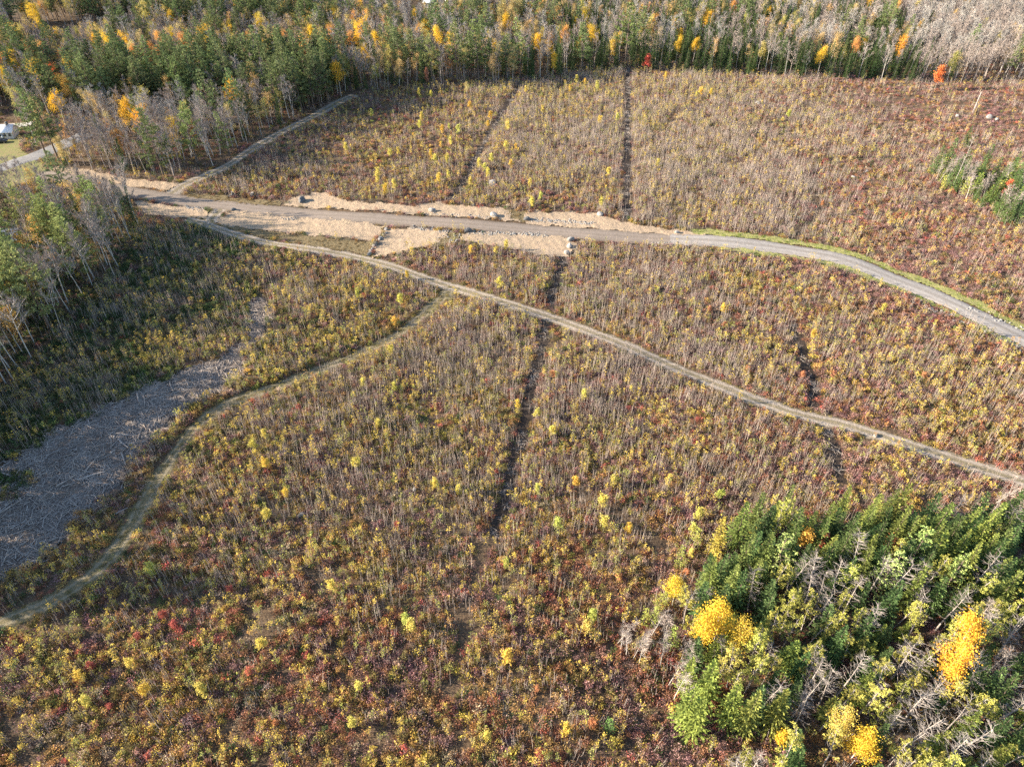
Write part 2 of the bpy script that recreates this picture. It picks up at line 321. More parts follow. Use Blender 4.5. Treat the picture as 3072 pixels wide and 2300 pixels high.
# ------------------------------------------------------------------ ground
def struct(o): o['kind'] = 'structure'; return o
def grid_axis(a, b, st, far):
    m_ = np.arange(a, b + .1, st); e = []; s_ = st; v = b
    while v < far: s_ *= 1.35; v += s_; e.append(v)
    e = np.array(e); lo = a - (e - b); return np.r_[lo[::-1], m_, e]
gx = grid_axis(-420, 420, 2.5, 5000); gy = grid_axis(-30, 700, 2.5, 5000)
XX, YY = np.meshgrid(gx, gy); inn = (np.abs(XX) < 500) & (YY > -100) & (YY < 800)
ZZ = np.where(inn, height(XX, YY), 0.0)
def grid_faces(nr, nc, keep=None):
    i = np.arange(nr - 1)[:, None] * nc; j = np.arange(nc - 1)[None]
    q = np.stack([i + j, i + j + 1, i + nc + j + 1, i + nc + j], -1).reshape(-1, 4)
    return q if keep is None else q[keep.ravel()]
def build(name, v, f, m, smoothf=True, attrs=None):
    me = bpy.data.meshes.new(name); v = np.asarray(v, float); f = np.asarray(f, np.int32)
    used = np.unique(f); rm = np.full(len(v), -1, np.int32); rm[used] = np.arange(len(used)); v = v[used]; f = rm[f]
    me.vertices.add(len(v)); me.vertices.foreach_set('co', v.ravel()); k = f.shape[1]
    me.loops.add(f.size); me.loops.foreach_set('vertex_index', f.ravel()); me.polygons.add(len(f))
    me.polygons.foreach_set('loop_start', np.arange(0, f.size, k, dtype=np.int32))
    if attrs is not None:
        for an, av in attrs.items():
            at = me.attributes.new(an, 'FLOAT', 'POINT'); at.data.foreach_set('value', np.asarray(av, np.float32)[used])
    me.update(calc_edges=True); me.polygons.foreach_set('use_smooth', np.full(len(f), smoothf)); me.materials.append(m)
    return link(bpy.data.objects.new(name, me))
ground = struct(build('ground', np.stack([XX, YY, ZZ], -1).reshape(-1, 3), grid_faces(len(gy), len(gx)), M_SOIL))

def strip(name, line, width, m, off, n=9, jit=0.25, crown=0.0):
    """a road or track laid on the ground along a line"""
    t = np.gradient(line, axis=0); t = unit(t); nn = np.stack([-t[:, 1], t[:, 0]], 1)
    s = np.linspace(-1, 1, n); k = len(line); wid = width / 2 * np.ones((k, 2))
    arc = np.arange(k)
    wid[:, 0] += jit * (np.sin(arc / 3.1) * .5 + np.sin(arc / 7.7 + 1) * .6 + rng.normal(size=k) * .35)
    wid[:, 1] += jit * (np.sin(arc / 3.7 + 2) * .5 + np.sin(arc / 6.3) * .6 + rng.normal(size=k) * .35)
    w = np.where(s[None] < 0, wid[:, :1], wid[:, 1:]) * s[None]
    xy = line[:, None] + nn[:, None] * w[:, :, None]
    z = height(xy[..., 0], xy[..., 1]) + off + crown * (1 - s[None] ** 2) - np.where(np.abs(s[None]) > .99, off * .8, 0)
    v = np.concatenate([xy, z[..., None]], -1).reshape(-1, 3)
    return struct(build(name, v, grid_faces(k, n), m, attrs={'cross': np.broadcast_to((s[None] + 1) / 2, (k, n)).ravel()}))

def sheet(name, poly, m, off, res=0.7, jit=0.9, bump=0.0, flat=None):
    """a patch of ground cover lying on the soil, with an uneven edge"""
    lo = poly.min(0) - 2; hi = poly.max(0) + 2
    x, y = np.meshgrid(np.arange(lo[0], hi[0], res), np.arange(lo[1], hi[1], res))
    cx, cy = x[:-1, :-1] + res / 2, y[:-1, :-1] + res / 2
    q = np.stack([cx + jit * nz(cx, cy, 1.9, 1), cy + jit * nz(cx, cy, 1.7, 2)], -1).reshape(-1, 2)
    keep = inpoly(q, poly)
    if not keep.any(): return None
    x = x + rng.normal(size=x.shape) * res * .18; y = y + rng.normal(size=x.shape) * res * .18
    z = height(x, y) + off + bump * (np.abs(nz(x, y, 1.3, 3)) + .6 * np.abs(nz(x, y, .55, 4)) + rng.random(x.shape) * .35)
    if flat is not None: z = np.full(x.shape, flat)
    v = np.stack([x, y, z], -1).reshape(-1, 3)
    return struct(build(name, v, grid_faces(*x.shape, keep), m))

MAT_LIST_ROAD = ROAD
split_i = int(np.argmin(np.linalg.norm(ROAD - G(2080, 722), axis=1)))
strip('gravel_road', ROAD[:split_i + 1], 6.6, M_ROAD, 0.10, 13, .35, .12)
strip('grey_gravel_road', ROAD[split_i - 6:], 6.2, M_GREYROAD, 0.13, 13, .35, .12)
strip('grassy_spur_road', SPUR, 4.6, M_TRAIL, 0.07, 9, .5, .04)
strip('link_road', LINKR, 4.6, M_TRAIL, 0.10, 9, .5, .04)
strip('dirt_track', TRAIL, 3.6, M_TRAIL, 0.08, 9, .35, .03)
strip('grassy_track', BRANCH, 3.3, M_GRASSTRAIL, 0.065, 9, .5, .03)
for c in CUTS[:6]: strip('cut_line', c, 2.5, M_SHADED_CUTSOIL, 0.04, 5, .7)
strip('paved_street', STREET, 7.0, M_ASPHALT, 0.12, 9, .05, .05)
strip('pale_driveway', DRIVE, 4.5, M_DRIVE, 0.14, 7, .1, .02)
for s in STRAW: sheet('straw_mulch_bank', s, M_STRAW, 0.03, .55, 1.0, .20)
for s in DRY: sheet('dry_grass_bank', s, M_DRYGRASS, 0.02, .6, 1.0, .14)
sheet('chipped_wood_landing', LANDING, M_LANDING, 0.02, .6, 1.4, .22)
for s in MEADOW: sheet('brown_meadow', s, M_MEADOW, 0.03, 1.6, 2.0, .1)
sheet('green_lawn', LAWN, M_LAWN, 0.03, 1.2, 1.0, .05)
sheet('yellow_grass', YGRASS, M_VERGE, 0.03, 1.0, 1.0, .1)
pz = float(height(*POND.mean(0))) + .15
sheet('pond', POND, M_WATER, 0, 1.0, .6, 0, flat=pz + .75)
VERGES = []
def verge(name, i0, i1, off0, off1, m):
    seg = ROAD[i0:i1]; t = unit(np.gradient(seg, axis=0)); nn = np.stack([-t[:, 1], t[:, 0]], 1)
    poly = np.vstack([seg + nn * off0, (seg + nn * off1)[::-1]]); VERGES.append(poly[::2]); return sheet(name, poly, m, 0.03, .6, .7, .16)
iE = len(ROAD)
verge('grass_verge', split_i, iE, 3.2, 6.2, M_VERGE); verge('grass_verge', split_i + 6, iE, -5.0, -3.2, M_VERGE)

# ------------------------------------------------------------------ plants: meshes
def branchline(p, d, L, n, bend=0.12, up=0.0):
    pts = [p]; 
    for i in range(n):
        d = unit(d + rng.normal(size=3) * bend + np.array([0, 0, up])); pts.append(pts[-1] + d * L / n)
    return np.array(pts), d

def m_spruce(H, R, full_=1.0):
    t = MB(); c = MB()
    z = np.linspace(0, H, 6); off = rng.normal(size=2) * .02 * H
    axis = np.stack([off[0] * (z / H) ** 2, off[1] * (z / H) ** 2, z], 1)
    t.tube(axis, np.linspace(.013 * H + .03, .015, 6), 6, 0)
    nl = int(H * 3.0)
    for i in range(nl):
        tt = .06 + .93 * (i / (nl - 1)) ** .95
        ax = np.array([off[0] * tt ** 2, off[1] * tt ** 2, tt * H])
        Rl = (R * (1 - tt) ** .95 + .10) * rng.uniform(.8, 1.15)
        nb = int(5 + 4 * (1 - tt)); a0 = rng.uniform(0, 6.28)
        for k in range(nb):
            if rng.random() > .93 * full_: continue
            a = a0 + k * 6.283 / nb + rng.normal() * .25; L = Rl * rng.uniform(.65, 1.15)
            slope = -.32 + .75 * tt; h = np.array([math.cos(a), math.sin(a), 0]); m_ = max(2, int(L / .24) + 1)
            s = (np.arange(m_) + .4) / m_ * L
            cen = ax + h * s[:, None] + np.array([0, 0, 1.]) * (slope * s + .10 * s * s / max(L, .3))[:, None]
            d = unit(np.tile(h, (m_, 1)) + np.array([0, 0, slope]) + rng.normal(size=(m_, 3)) * .28)
            side = unit(np.cross(d, np.array([0, 0, 1.]) + rng.normal(size=(m_, 3)) * .35))
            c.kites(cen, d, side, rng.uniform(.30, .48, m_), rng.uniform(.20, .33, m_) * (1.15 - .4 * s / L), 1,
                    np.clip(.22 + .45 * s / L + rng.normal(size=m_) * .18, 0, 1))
    c.kites(np.tile([off[0], off[1], H - .3], (4, 1)), unit(np.array([[.15, 0, 1], [-.1, .1, 1], [0, -.15, 1], [.05, .1, 1.]])), rdir(4), .7, .16, 1, .7)
    return t, c

def tufts(c, p, L, n, up=.55, wd=.28, base=.5):
    """needle bunches: blades fanning out from each point"""
    k = len(p); pp = np.repeat(p, n, 0); d = unit(rdir(k * n) + np.array([0, 0, up])); side = unit(np.cross(d, rdir(k * n)))
    bb = np.repeat(np.clip(base + rng.normal(size=k) * .2, 0, 1), n)
    c.kites(pp, d, side, L * rng.uniform(.7, 1.2, k * n), L * wd * rng.uniform(1, 1.8, k * n), 1, np.clip(bb + rng.normal(size=k * n) * .14, 0, 1))

def m_pine(H, R, bare=.35, tl=.55, dn=2.6):
    t = MB(); c = MB(); z = np.linspace(0, H, 8); o = rng.normal(size=2) * .03 * H
    axis = np.stack([o[0] * (z / H) ** 2, o[1] * (z / H) ** 2, z], 1); t.tube(axis, np.linspace(.012 * H + .06, .03, 8), 6)
    lv = np.arange(bare, 1.0, 1.05 / H * rng.uniform(.9, 1.1))
    for tt in lv:
        ax = np.array([o[0] * tt ** 2, o[1] * tt ** 2, tt * H]); q = (tt - bare) / (1 - bare)
        Rl = R * (.35 + .75 * math.sin(min(1, q * 1.15 + .18) * math.pi * .78 + .25)) * (1.04 - .72 * q ** 1.6)
        nb = rng.integers(4, 7); a0 = rng.uniform(0, 6.28)
        for k in range(nb):
            a = a0 + k * 6.283 / nb + rng.normal() * .35; L = max(.6, Rl * rng.uniform(.5, 1.2)); up = -.05 + .7 * q + rng.normal() * .1
            d = unit(np.array([math.cos(a), math.sin(a), up])); pts, _ = branchline(ax, d, L, 4, .10, .05)
            t.tube(pts, np.linspace(.05, .015, 5), 3)
            n_ = max(3, int(L * dn)); s = rng.uniform(.35, 1.02, n_) ** .8
            cen = np.stack([np.interp(s * 4, range(5), pts[:, i]) for i in range(3)], 1) + rng.normal(size=(n_, 3)) * np.array([.28, .28, .10])
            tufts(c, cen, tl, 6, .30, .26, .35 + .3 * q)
    return t, c

def m_scrag(H, R):
    """thin-crowned pine with bunched yellow-green needles"""
    t = MB(); c = MB(); pts, _ = branchline(np.zeros(3), np.array([0, 0, 1.]), H, 8, .05); t.tube(pts, np.linspace(.13, .03, 9), 6)
    for i in range(int(H * 2.3)):
        q = rng.uniform(.42, 1.0); ax = np.array([np.interp(q * 8, range(9), pts[:, j]) for j in range(3)])
        a = rng.uniform(0, 6.28); L = R * rng.uniform(.4, 1.1) * (1.15 - .7 * (q - .42) / .58)
        d = unit(np.array([math.cos(a), math.sin(a), rng.uniform(-.1, .55)])); bp, _ = branchline(ax, d, L, 3, .22, .08)
        t.tube(bp, np.linspace(.045, .012, 4), 3)
        n_ = max(3, int(L * 4)); s = rng.uniform(.45, 1.05, n_)
        cen = np.stack([np.interp(s * 3, range(4), bp[:, j]) for j in range(3)], 1) + rng.normal(size=(n_, 3)) * .16
        tufts(c, cen, .36, 11, .35, .20, .5)
    return t, c

def skeleton(t, H, R, low=.35, nlimb=9, r0=.12, sub=5, tips=None, fork=False, r3=3):
    pts, _ = branchline(np.zeros(3), np.array([0, 0, 1.]), H * .95, 8, .035); t.tube(pts, np.linspace(r0, r0 * .18, 9), 6, 0)
    ends = []
    for i in range(nlimb):
        q = low + (1 - low) * (i + rng.random()) / nlimb; ax = np.array([np.interp(q * 8, range(9), pts[:, j]) for j in range(3)])
        a = i * 2.4 + rng.normal() * .5; qq = (q - low) / (1 - low); L = R * (1.25 - .75 * qq) * rng.uniform(.75, 1.2)
        d = unit(np.array([math.cos(a), math.sin(a), rng.uniform(.7, 1.5)])); bp, _ = branchline(ax, d, L, 4, .12, .10)
        t.tube(bp, np.linspace(r0 * .38, r0 * .1, 5), r3, 0)
        for j in range(sub):
            s = rng.uniform(.3, 1); p = np.array([np.interp(s * 4, range(5), bp[:, k]) for k in range(3)])
            d2 = unit(unit(bp[-1] - bp[0]) + rng.normal(size=3) * .55 + np.array([0, 0, .25])); L2 = L * rng.uniform(.28, .5)
            sp, _ = branchline(p, d2, L2, 2, .15, .05); t.tube(sp, np.linspace(r0 * .15, r0 * .05, 3), 3, 0)
            ends.append((p, sp[-1]))
    return pts, ends

def m_bare(H, R, low=.35, r0=.12, ntw=5):
    t = MB(); c = MB(); pts, ends = skeleton(t, H, R, low, 11, r0, 6)
    a = []; b = []
    for p, e in ends:
        for k in range(ntw):
            s = rng.uniform(.2, 1); q = p + (e - p) * s; d = unit(unit(e - p) + rng.normal(size=3) * .6 + np.array([0, 0, .3]))
            a.append(q); b.append(q + d * rng.uniform(.45, 1.05))
    a = np.array(a); b = np.array(b); c.twigs(a, b, .024, 0, .5)
    return t, c

def m_golden(H, R, low=.3, leaves=9, size=.34, clump=.45, r0=.12, r3=3):
    t = MB(); c = MB(); pts, ends = skeleton(t, H, R, low, 10, r0, 5, r3=r3)
    P_ = np.array([e for _, e in ends] + [p + (e - p) * .5 for p, e in ends] + [pts[-1], pts[-2]])
    n_ = len(P_); cl = np.repeat(P_, leaves, 0) + rng.normal(size=(n_ * leaves, 3)) * clump
    d = unit(rdir(len(cl)) + np.array([0, 0, -.15])); side = unit(np.cross(d, rdir(len(cl))))
    c.kites(cl, d, side, size * rng.uniform(.7, 1.3, len(cl)), size * .8 * rng.uniform(.7, 1.2, len(cl)), 1,
            np.clip(np.repeat(rng.uniform(.25, .8, n_), leaves) + rng.normal(size=len(cl)) * .15, 0, 1))
    return t, c

def m_snag(H, R, broken=False):
    t = MB(); c = MB(); pts, _ = branchline(np.zeros(3), np.array([0, 0, 1.]), H, 8, .03); t.tube(pts, np.linspace(.14, .05 if broken else .02, 9), 6)
    a = []; b = []
    for i in range(int(H * 4.2)):
        q = rng.uniform(.32, 1); ax = np.array([np.interp(q * 8, range(9), pts[:, j]) for j in range(3)]); an = rng.uniform(0, 6.28)
        L = R * (1.1 - .65 * (q - .3) / .7) * rng.uniform(.5, 1.15); d = unit(np.array([math.cos(an), math.sin(an), rng.uniform(-.05, .5)]))
        bp, _ = branchline(ax, d, L, 3, .12, .09); c.tube(bp, np.linspace(.038, .014, 4), 3, 0)
        for k in range(4):
            s = rng.uniform(.35, 1); p = np.array([np.interp(s * 3, range(4), bp[:, j]) for j in range(3)])
            a.append(p); b.append(p + unit(d + rng.normal(size=3) * .55 + np.array([0, 0, .2])) * rng.uniform(.3, .7))
    c.twigs(np.array(a), np.array(b), .017, 0, .5); return t, c

def m_shrub(h=1.0, r=.62, n=120, size=.17):
    c = MB(); k = 5
    base = rng.normal(size=(k, 3)) * .1; base[:, 2] = 0; tip = rng.normal(size=(k, 3)) * r * .45; tip[:, 2] = h * rng.uniform(.6, 1, k)
    c.twigs(base, tip, .018, 0)
    ncl = 9; cc = rng.normal(size=(ncl, 3)) * np.array([r * .5, r * .5, 0]); cc[:, 2] = h * (1 - .55 * (np.linalg.norm(cc[:, :2], axis=1) / r) ** 1.5) * rng.uniform(.55, .95, ncl); cc[:, 2] = np.maximum(cc[:, 2], .12)
    p = np.repeat(cc, n // ncl, 0) + rng.normal(size=((n // ncl) * ncl, 3)) * np.array([.17, .17, .14]); p[:, 2] = np.maximum(p[:, 2], .03)
    d = unit(rdir(len(p)) + np.array([0, 0, .35])); side = unit(np.cross(d, rdir(len(p))))
    c.kites(p, d, side, size * rng.uniform(.7, 1.3, len(p)), size * .75 * rng.uniform(.7, 1.2, len(p)), 1,
            np.clip(np.repeat(rng.uniform(.2, .8, ncl), n // ncl) + rng.normal(size=len(p)) * .2, 0, 1)); return c

def m_stems(n=7, h=2.6, r=.6, side_=5, leaves=0, size=.16):
    c = MB(); a = []; b = []; p0 = []
    for i in range(n):
        p = np.array([*rng.normal(size=2) * r, 0]); hh = h * rng.uniform(.5, 1.1); pts, _ = branchline(p, unit(np.array([*rng.normal(size=2) * .05, 1])), hh, 3, .025)
        c.tube(pts, np.linspace(.030, .011, 4), 3, 0, .5)
        for k in range(side_):
            s = rng.uniform(.35, 1); q = np.array([np.interp(s * 3, range(4), pts[:, j]) for j in range(3)]); d = unit(np.array([*rng.normal(size=2) * .38, 1.]))
            a.append(q); b.append(q + d * rng.uniform(.3, .7))
    a = np.array(a); b = np.array(b); c.twigs(a, b, .011, 0)
    if leaves:
        i = rng.integers(0, len(b), leaves); p = b[i] + rng.normal(size=(leaves, 3)) * .10; d = unit(rdir(leaves)); side = unit(np.cross(d, rdir(leaves)))
        c.kites(p, d, side, size * rng.uniform(.7, 1.3, leaves), size * .8, 1, rng.uniform(.2, 1, leaves))
    return c

def m_canes(n=26, h=.9, r=.75, leaves=34):
    c = MB(); a = []; b = []; tips = []
    for i in range(n):
        p = np.array([*rng.normal(size=2) * r * .4, 0]); an = rng.uniform(0, 6.28); L = rng.uniform(.4, 1) * r
        m1 = p + np.array([math.cos(an) * L * .4, math.sin(an) * L * .4, h * rng.uniform(.5, 1)]); e = m1 + np.array([math.cos(an) * L * .7, math.sin(an) * L * .7, rng.uniform(-.4, .15)])
        a += [p, m1]; b += [m1, e]; tips += [m1, e]
    c.twigs(np.array(a), np.array(b), .017, 0); tips = np.array(tips); i = rng.integers(0, len(tips), leaves)
    p = tips[i] + rng.normal(size=(leaves, 3)) * .1; d = rdir(leaves); side = unit(np.cross(d, rdir(leaves)))
    c.kites(p, d, side, .17, .13, 1, rng.uniform(.1, .9, leaves)); return c

def m_grass(n=60, h=.45, r=.4):
    c = MB(); p = rng.normal(size=(n, 3)) * r * .5; p[:, 2] = 0; d = unit(rng.normal(size=(n, 3)) * .35 + np.array([0, 0, 1])); side = unit(np.cross(d, rdir(n)))
    c.kites(p, d, side, h * rng.uniform(.6, 1.2, n), .05, 1, rng.uniform(.1, .9, n)); return c

# ------------------------------------------------------------------ scattering of what nobody could count
def variants(cname, mbs, mats):
    col = bpy.data.collections.new(cname)
    for i, mb in enumerate(mbs):
        o = bpy.data.objects.new(f'{cname}_{i:02d}', mb.mesh(f'{cname}_{i:02d}', mats)); col.objects.link(o)
    return col, len(mbs)

def scatter(name, label, cat, col_n, xyz, rot, scl, tint, vid=None):
    col, n = col_n; k = len(xyz)
    me = bpy.data.meshes.new(name); me.vertices.add(k); me.vertices.foreach_set('co', np.asarray(xyz, np.float32).ravel())
    def at(nm, ty, field, arr):
        a = me.attributes.new(nm, ty, 'POINT'); a.data.foreach_set(field, np.ascontiguousarray(arr).ravel())
    at('rot', 'FLOAT_VECTOR', 'vector', np.asarray(rot, np.float32)); at('scl', 'FLOAT_VECTOR', 'vector', np.asarray(scl, np.float32))
    at('color', 'FLOAT_COLOR', 'color', np.c_[tint, np.ones(k)].astype(np.float32))
    at('vid', 'INT', 'value', (rng.integers(0, n, k) if vid is None else vid).astype(np.int32))
    o = link(bpy.data.objects.new(name, me)); o['kind'] = 'stuff'; o['label'] = label; o['category'] = cat
    ng = bpy.data.node_groups.new(name, 'GeometryNodeTree')
    ng.interface.new_socket('Geometry', in_out='INPUT', socket_type='NodeSocketGeometry'); ng.interface.new_socket('Geometry', in_out='OUTPUT', socket_type='NodeSocketGeometry')
    nn = ng.nodes; L = ng.links; gi = nn.new('NodeGroupInput'); go = nn.new('NodeGroupOutput'); ip = nn.new('GeometryNodeInstanceOnPoints')
    ci = nn.new('GeometryNodeCollectionInfo'); ci.inputs['Collection'].default_value = col; ci.inputs['Separate Children'].default_value = True; ci.inputs['Reset Children'].default_value = True
    def na(nm, ty):
        x = nn.new('GeometryNodeInputNamedAttribute'); x.data_type = ty; x.inputs['Name'].default_value = nm; return x.outputs['Attribute']
    e2r = nn.new('FunctionNodeEulerToRotation'); L.new(na('rot', 'FLOAT_VECTOR'), e2r.inputs[0])
    L.new(gi.outputs[0], ip.inputs['Points']); L.new(ci.outputs[0], ip.inputs['Instance']); ip.inputs['Pick Instance'].default_value = True
    L.new(na('vid', 'INT'), ip.inputs['Instance Index']); L.new(e2r.outputs[0], ip.inputs['Rotation']); L.new(na('scl', 'FLOAT_VECTOR'), ip.inputs['Scale'])
    L.new(ip.outputs[0], go.inputs[0]); md = o.modifiers.new('scatter', 'NODES'); md.node_group = ng; return o

# zones of the field: (pixel, weights of olive yellow lime ochre rust mauve red green tan stems-grey, stem density, shrub height)
#            oliv yel lime och rust mauv red grn tan | stems leafy-stems | height
ZONES = [
 (1000, 380, 2, 1, 1, 2, 2, 2, .3, .6, 1,  .3, .3, .9), (1200, 330, 2, 1, 1, 2, 2, 2, .5, .4, 1, .3, .3, .9), (1330, 420, 1, 2, 1, 3, 2, 2, .3, .3, 2, .5, .5, .9),
 (1150, 520, 1.5, 1.5, .5, 3, 2.5, 3, .3, .3, 2, .4, .4, .9), (760, 540, 1.5, 1.5, .5, 3, 1.5, 2, .4, .8, 2, .7, .5, 1.0), (800, 470, 1.5, .5, .5, 1, 1, 2, .2, 1.5, 1, .8, .2, 1.0),
 (1600, 280, 2, 2, 2, 2, 1, 1.5, .3, .3, 2, .9, .9, 1.0), (1650, 400, 2, 1.5, 1, 1.5, 1, 1.5, .1, .2, 3, 1.8, .9, 1.0), (1700, 480, 1.5, 1, .6, 2, 1.5, 2, .2, .2, 3, 1.6, .5, 1.0),
 (1650, 590, 1.5, 2, .6, 3, 3, 2.5, .4, .5, 2, .5, .5, 1.0), (2000, 280, 2, 2, 1.2, 2, 2, 2.5, .2, .2, 2.5, .9, .9, .9), (2050, 440, 2.2, 1.5, 1, 1.2, 1, 1.5, .1, .3, 3, 1.9, .9, 1.0),
 (2100, 600, 2, 1.5, .8, 2, 2, 2.5, .2, .5, 2.5, 1.6, .7, 1.0), (2400, 400, 2, 1.5, .6, 2.5, 2.5, 3, .3, .4, 2.5, .9, .5, .9), (2350, 560, 1.2, .5, .4, 1.5, 2, 4, .3, .3, 2.5, 1.6, .3, 1.0),
 (2700, 310, .8, .4, .2, 1.5, 3, 5, .4, .3, 2, .15, .1, .7), (2950, 330, .8, .3, .1, 1.5, 3.5, 5, .5, .4, 2, .1, .1, .7), (2650, 560, 1, .4, .2, 1.5, 4, 4, .7, .8, 1.5, .3, .2, .9),
 (2800, 680, 1, 1, .3, 2.5, 3.5, 4, .8, .6, 2, .2, .2, .9), (2950, 760, 1.2, .8, .2, 2, 3, 4.5, .6, .6, 2, .3, .2, .9), (3030, 900, 1.5, .4, .3, 2, 3, 4.5, .4, .8, 1.5, .2, .1, .9),
 (1450, 800, 1.5, 2, .8, 3, 2.5, 3, .6, .5, 1.5, 1.2, .6, 1.0), (1900, 800, 1.5, 1.5, .5, 2, 2, 3.5, .4, .3, 2, 1.6, .7, 1.0), (2200, 850, 1.5, 1.5, .4, 2, 2.5, 4, .6, .4, 1.5, .9, .6, 1.0),
 (2500, 900, 1.2, .8, .4, 2, 4, 4.5, .7, .5, 1, .3, .3, .9), (2500, 1050, 1.5, 2.4, .5, 2.5, 2.5, 4, .5, .4, 1, .5, .7, 1.0), (2850, 1150, 1.8, 2.6, .4, 2.5, 2.5, 3.5, .4, .3, 1, .4, .7, 1.0),
 (2000, 1000, 1.5, 1.6, .4, 2, 2, 3.5, .4, .3, 1.5, 1.5, .6, 1.0), (2700, 1420, 1.2, 3, .3, 2.5, 3, 4, .6, .3, 1, .4, .5, .9), (2300, 1350, 1.2, 1.8, .4, 2, 3, 4, .7, .3, 1, .9, .4, .9),
 (1800, 1150, 1.5, 1.6, .5, 2, 2, 3, .4, .3, 1.5, 1.6, .7, 1.0), (1300, 1150, 3, 2.4, 1, 1.5, 1.2, 1.8, .3, .5, 1.5, 1.6, 1.2, 1.0), (1500, 1350, 2.5, 2.4, .8, 1.8, 1.5, 2, .4, .4, 1.5, 1.5, 1.1, 1.0),
 (1900, 1400, 2, 2.4, .6, 2.2, 2.2, 2.4, .4, .4, 1.2, 1.2, .9, 1.0), (1100, 1350, 3, 2, 1, 1.5, 1.2, 2, .3, .5, 2, 1.6, 1.0, 1.0), (750, 1350, 2.5, 1.5, .8, 2, 1, 2, .3, .8, 2.5, .9, .6, .9),
 (800, 1600, 2.5, 2, .8, 2, 1.2, 2.5, .5, 1, 2, .9, .7, .9), (1200, 1650, 2.5, 2, .6, 2, 2, 2.5, .5, .8, 1.5, .8, .7, .9), (1700, 1650, 2, 1.5, .6, 2.5, 3, 2.5, .5, .4, 1, .5, .5, .9),
 (1000, 1800, 2, 1.5, .7, 3, 3, 2.5, .8, .8, 1, .4, .4, .9), (500, 1850, 2.5, 2, 1, 2.5, 2, 2.5, .9, 1.2, 1.2, .3, .5, .9), (200, 1950, 3, 3, 1.6, 2, 1, 1.5, .3, 1.2, 1, .2, .8, .9),
 (250, 2200, 2.5, 2.5, 1.2, 2.5, 1.5, 2, .4, .8, 1.5, .2, .5, .9), (800, 2150, 2.5, 1.8, 1, 3.5, 3, 2, .8, .9, 1.5, .2, .4, .9), (1300, 2200, 2.2, 1.8, .8, 4, 3, 2, .5, .8, 1.2, .2, .4, .9),
 (1800, 2150, 1.6, 1.5, .5, 3.5, 4, 2.5, .8, .6, 1, .2, .3, .9), (1600, 1850, 1.6, 2, .6, 4, 3, 2, .5, .5, 1, .4, .4, .9), (2000, 1600, 1.2, 1.5, .6, 3, 3.5, 2.5, .6, .4, 1, .5, .4, .9), (2050, 2250, 1, 1, .3, 3, 4, 3, 1, .5, 1, .2, .2, .8),
 (600, 780, 1.6, .3, .8, .3, .3, .5, .1, 6, .6, .6, .3, 1.2), (480, 900, 2, .6, 1.6, .4, .3, .5, .1, 6, .6, .9, .6, 1.2), (700, 900, 2, .9, 1.2, .6, .4, .7, .1, 3.5, .8, .9, .6, 1.2), (350, 1150, 2.5, 1.2, 2.6, .4, .2, .3, .1, 5, .6, .8, .9, 1.2), (150, 1300, 2, .8, 2, .4, .2, .3, .1, 6, .4, .5, .6, 1.2), (250, 1050, 2, .6, 1.6, .3, .2, .3, .1, 6, .4, .6, .5, 1.2),  # dark green weighted up here, painting the left stand's shade into the shrubs
 (900, 850, 2, 1.6, 1, 2, 1.5, 1.6, .4, 1, 1.5, 1, .7, 1.0), (950, 980, 2.2, 2.2, 1, 2.5, 1, 1.2, .2, 1, 1.5, .8, .9, 1.0), (800, 1080, 2.5, 2.5, 2, 2, .6, .6, .2, 1, 1, .5, 1.2, 1.2), (450, 1500, 2, 1.2, .6, 3, 1.5, 1.5, .3, 1.5, 1.5, .2, .3, .9), (200, 1750, 2, 1.5, .8, 3, 1, 1, .3, 1.6, 1.2, .2, .4, .9)]
ZP = GP([z[:2] for z in ZONES]); ZW = np.array([z[2:] for z in ZONES], float)
PAL = np.array([(0.235, 0.195, 0.075), (0.57, 0.43, 0.10), (0.33, 0.33, 0.095), (0.41, 0.255, 0.10), (0.335, 0.16, 0.10), (0.35, 0.20, 0.185), (0.47, 0.14, 0.11), (0.085, 0.12, 0.05), (0.41, 0.315, 0.225)])
def zone(xy):
    o = np.zeros((len(xy), ZW.shape[1])); ws = np.zeros(len(xy))
    for p, w in zip(ZP, ZW):
        k = 1 / (np.sum((xy - p) ** 2, 1) + 30.) ** 1.6; o += k[:, None] * w; ws += k
    return o / ws[:, None]

def blocked(xy, margin=.35, cut=.95, stands=True):
    b = (dline(xy, ROAD[::3]) < 3.3 + margin) | (dline(xy, SPUR[::3]) < 2.2 + margin) | (dline(xy, TRAIL[::3]) < 1.75 + margin) | (dline(xy, BRANCH[::3]) < 1.35 + margin) | (dline(xy, LINKR) < 2.3)
    b |= (dline(xy, STREET[::4]) < 4.5) | (dline(xy, DRIVE[::4]) < 3)
    for ic, c in enumerate(CUTS): b |= dline(xy, c) < cut * (1.45 if ic < 6 else .9) + .45 * nz(xy[:, 0], xy[:, 1], 1.5, 5)
    j = np.stack([xy[:, 0] + .8 * nz(xy[:, 0], xy[:, 1], 1.9, 1), xy[:, 1] + .8 * nz(xy[:, 0], xy[:, 1], 1.7, 2)], 1)
    for s in STRAW + DRY + MEADOW + [LAWN, POND, YGRASS] + VERGES: b |= inpoly(j, s)
    b |= inpoly(np.stack([xy[:, 0] + 2.4 * nz(xy[:, 0], xy[:, 1], 3.1, 6), xy[:, 1] + 2.4 * nz(xy[:, 0], xy[:, 1], 2.7, 9)], 1), LANDING)
    return b

def candidates(dens, y0, y1):
    """random points over the part of the ground the view can reach"""
    out = []
    for a in np.arange(y0, y1, 10.):
        half = .78 * ((a + 10) * math.cos(_th) + CAM_H * math.sin(_th)) + 12
        n_ = rng.poisson(dens(a) * 10 * 2 * half); out.append(np.stack([rng.uniform(-half, half, n_), rng.uniform(a, a + 10, n_)], 1))
    return np.vstack(out)

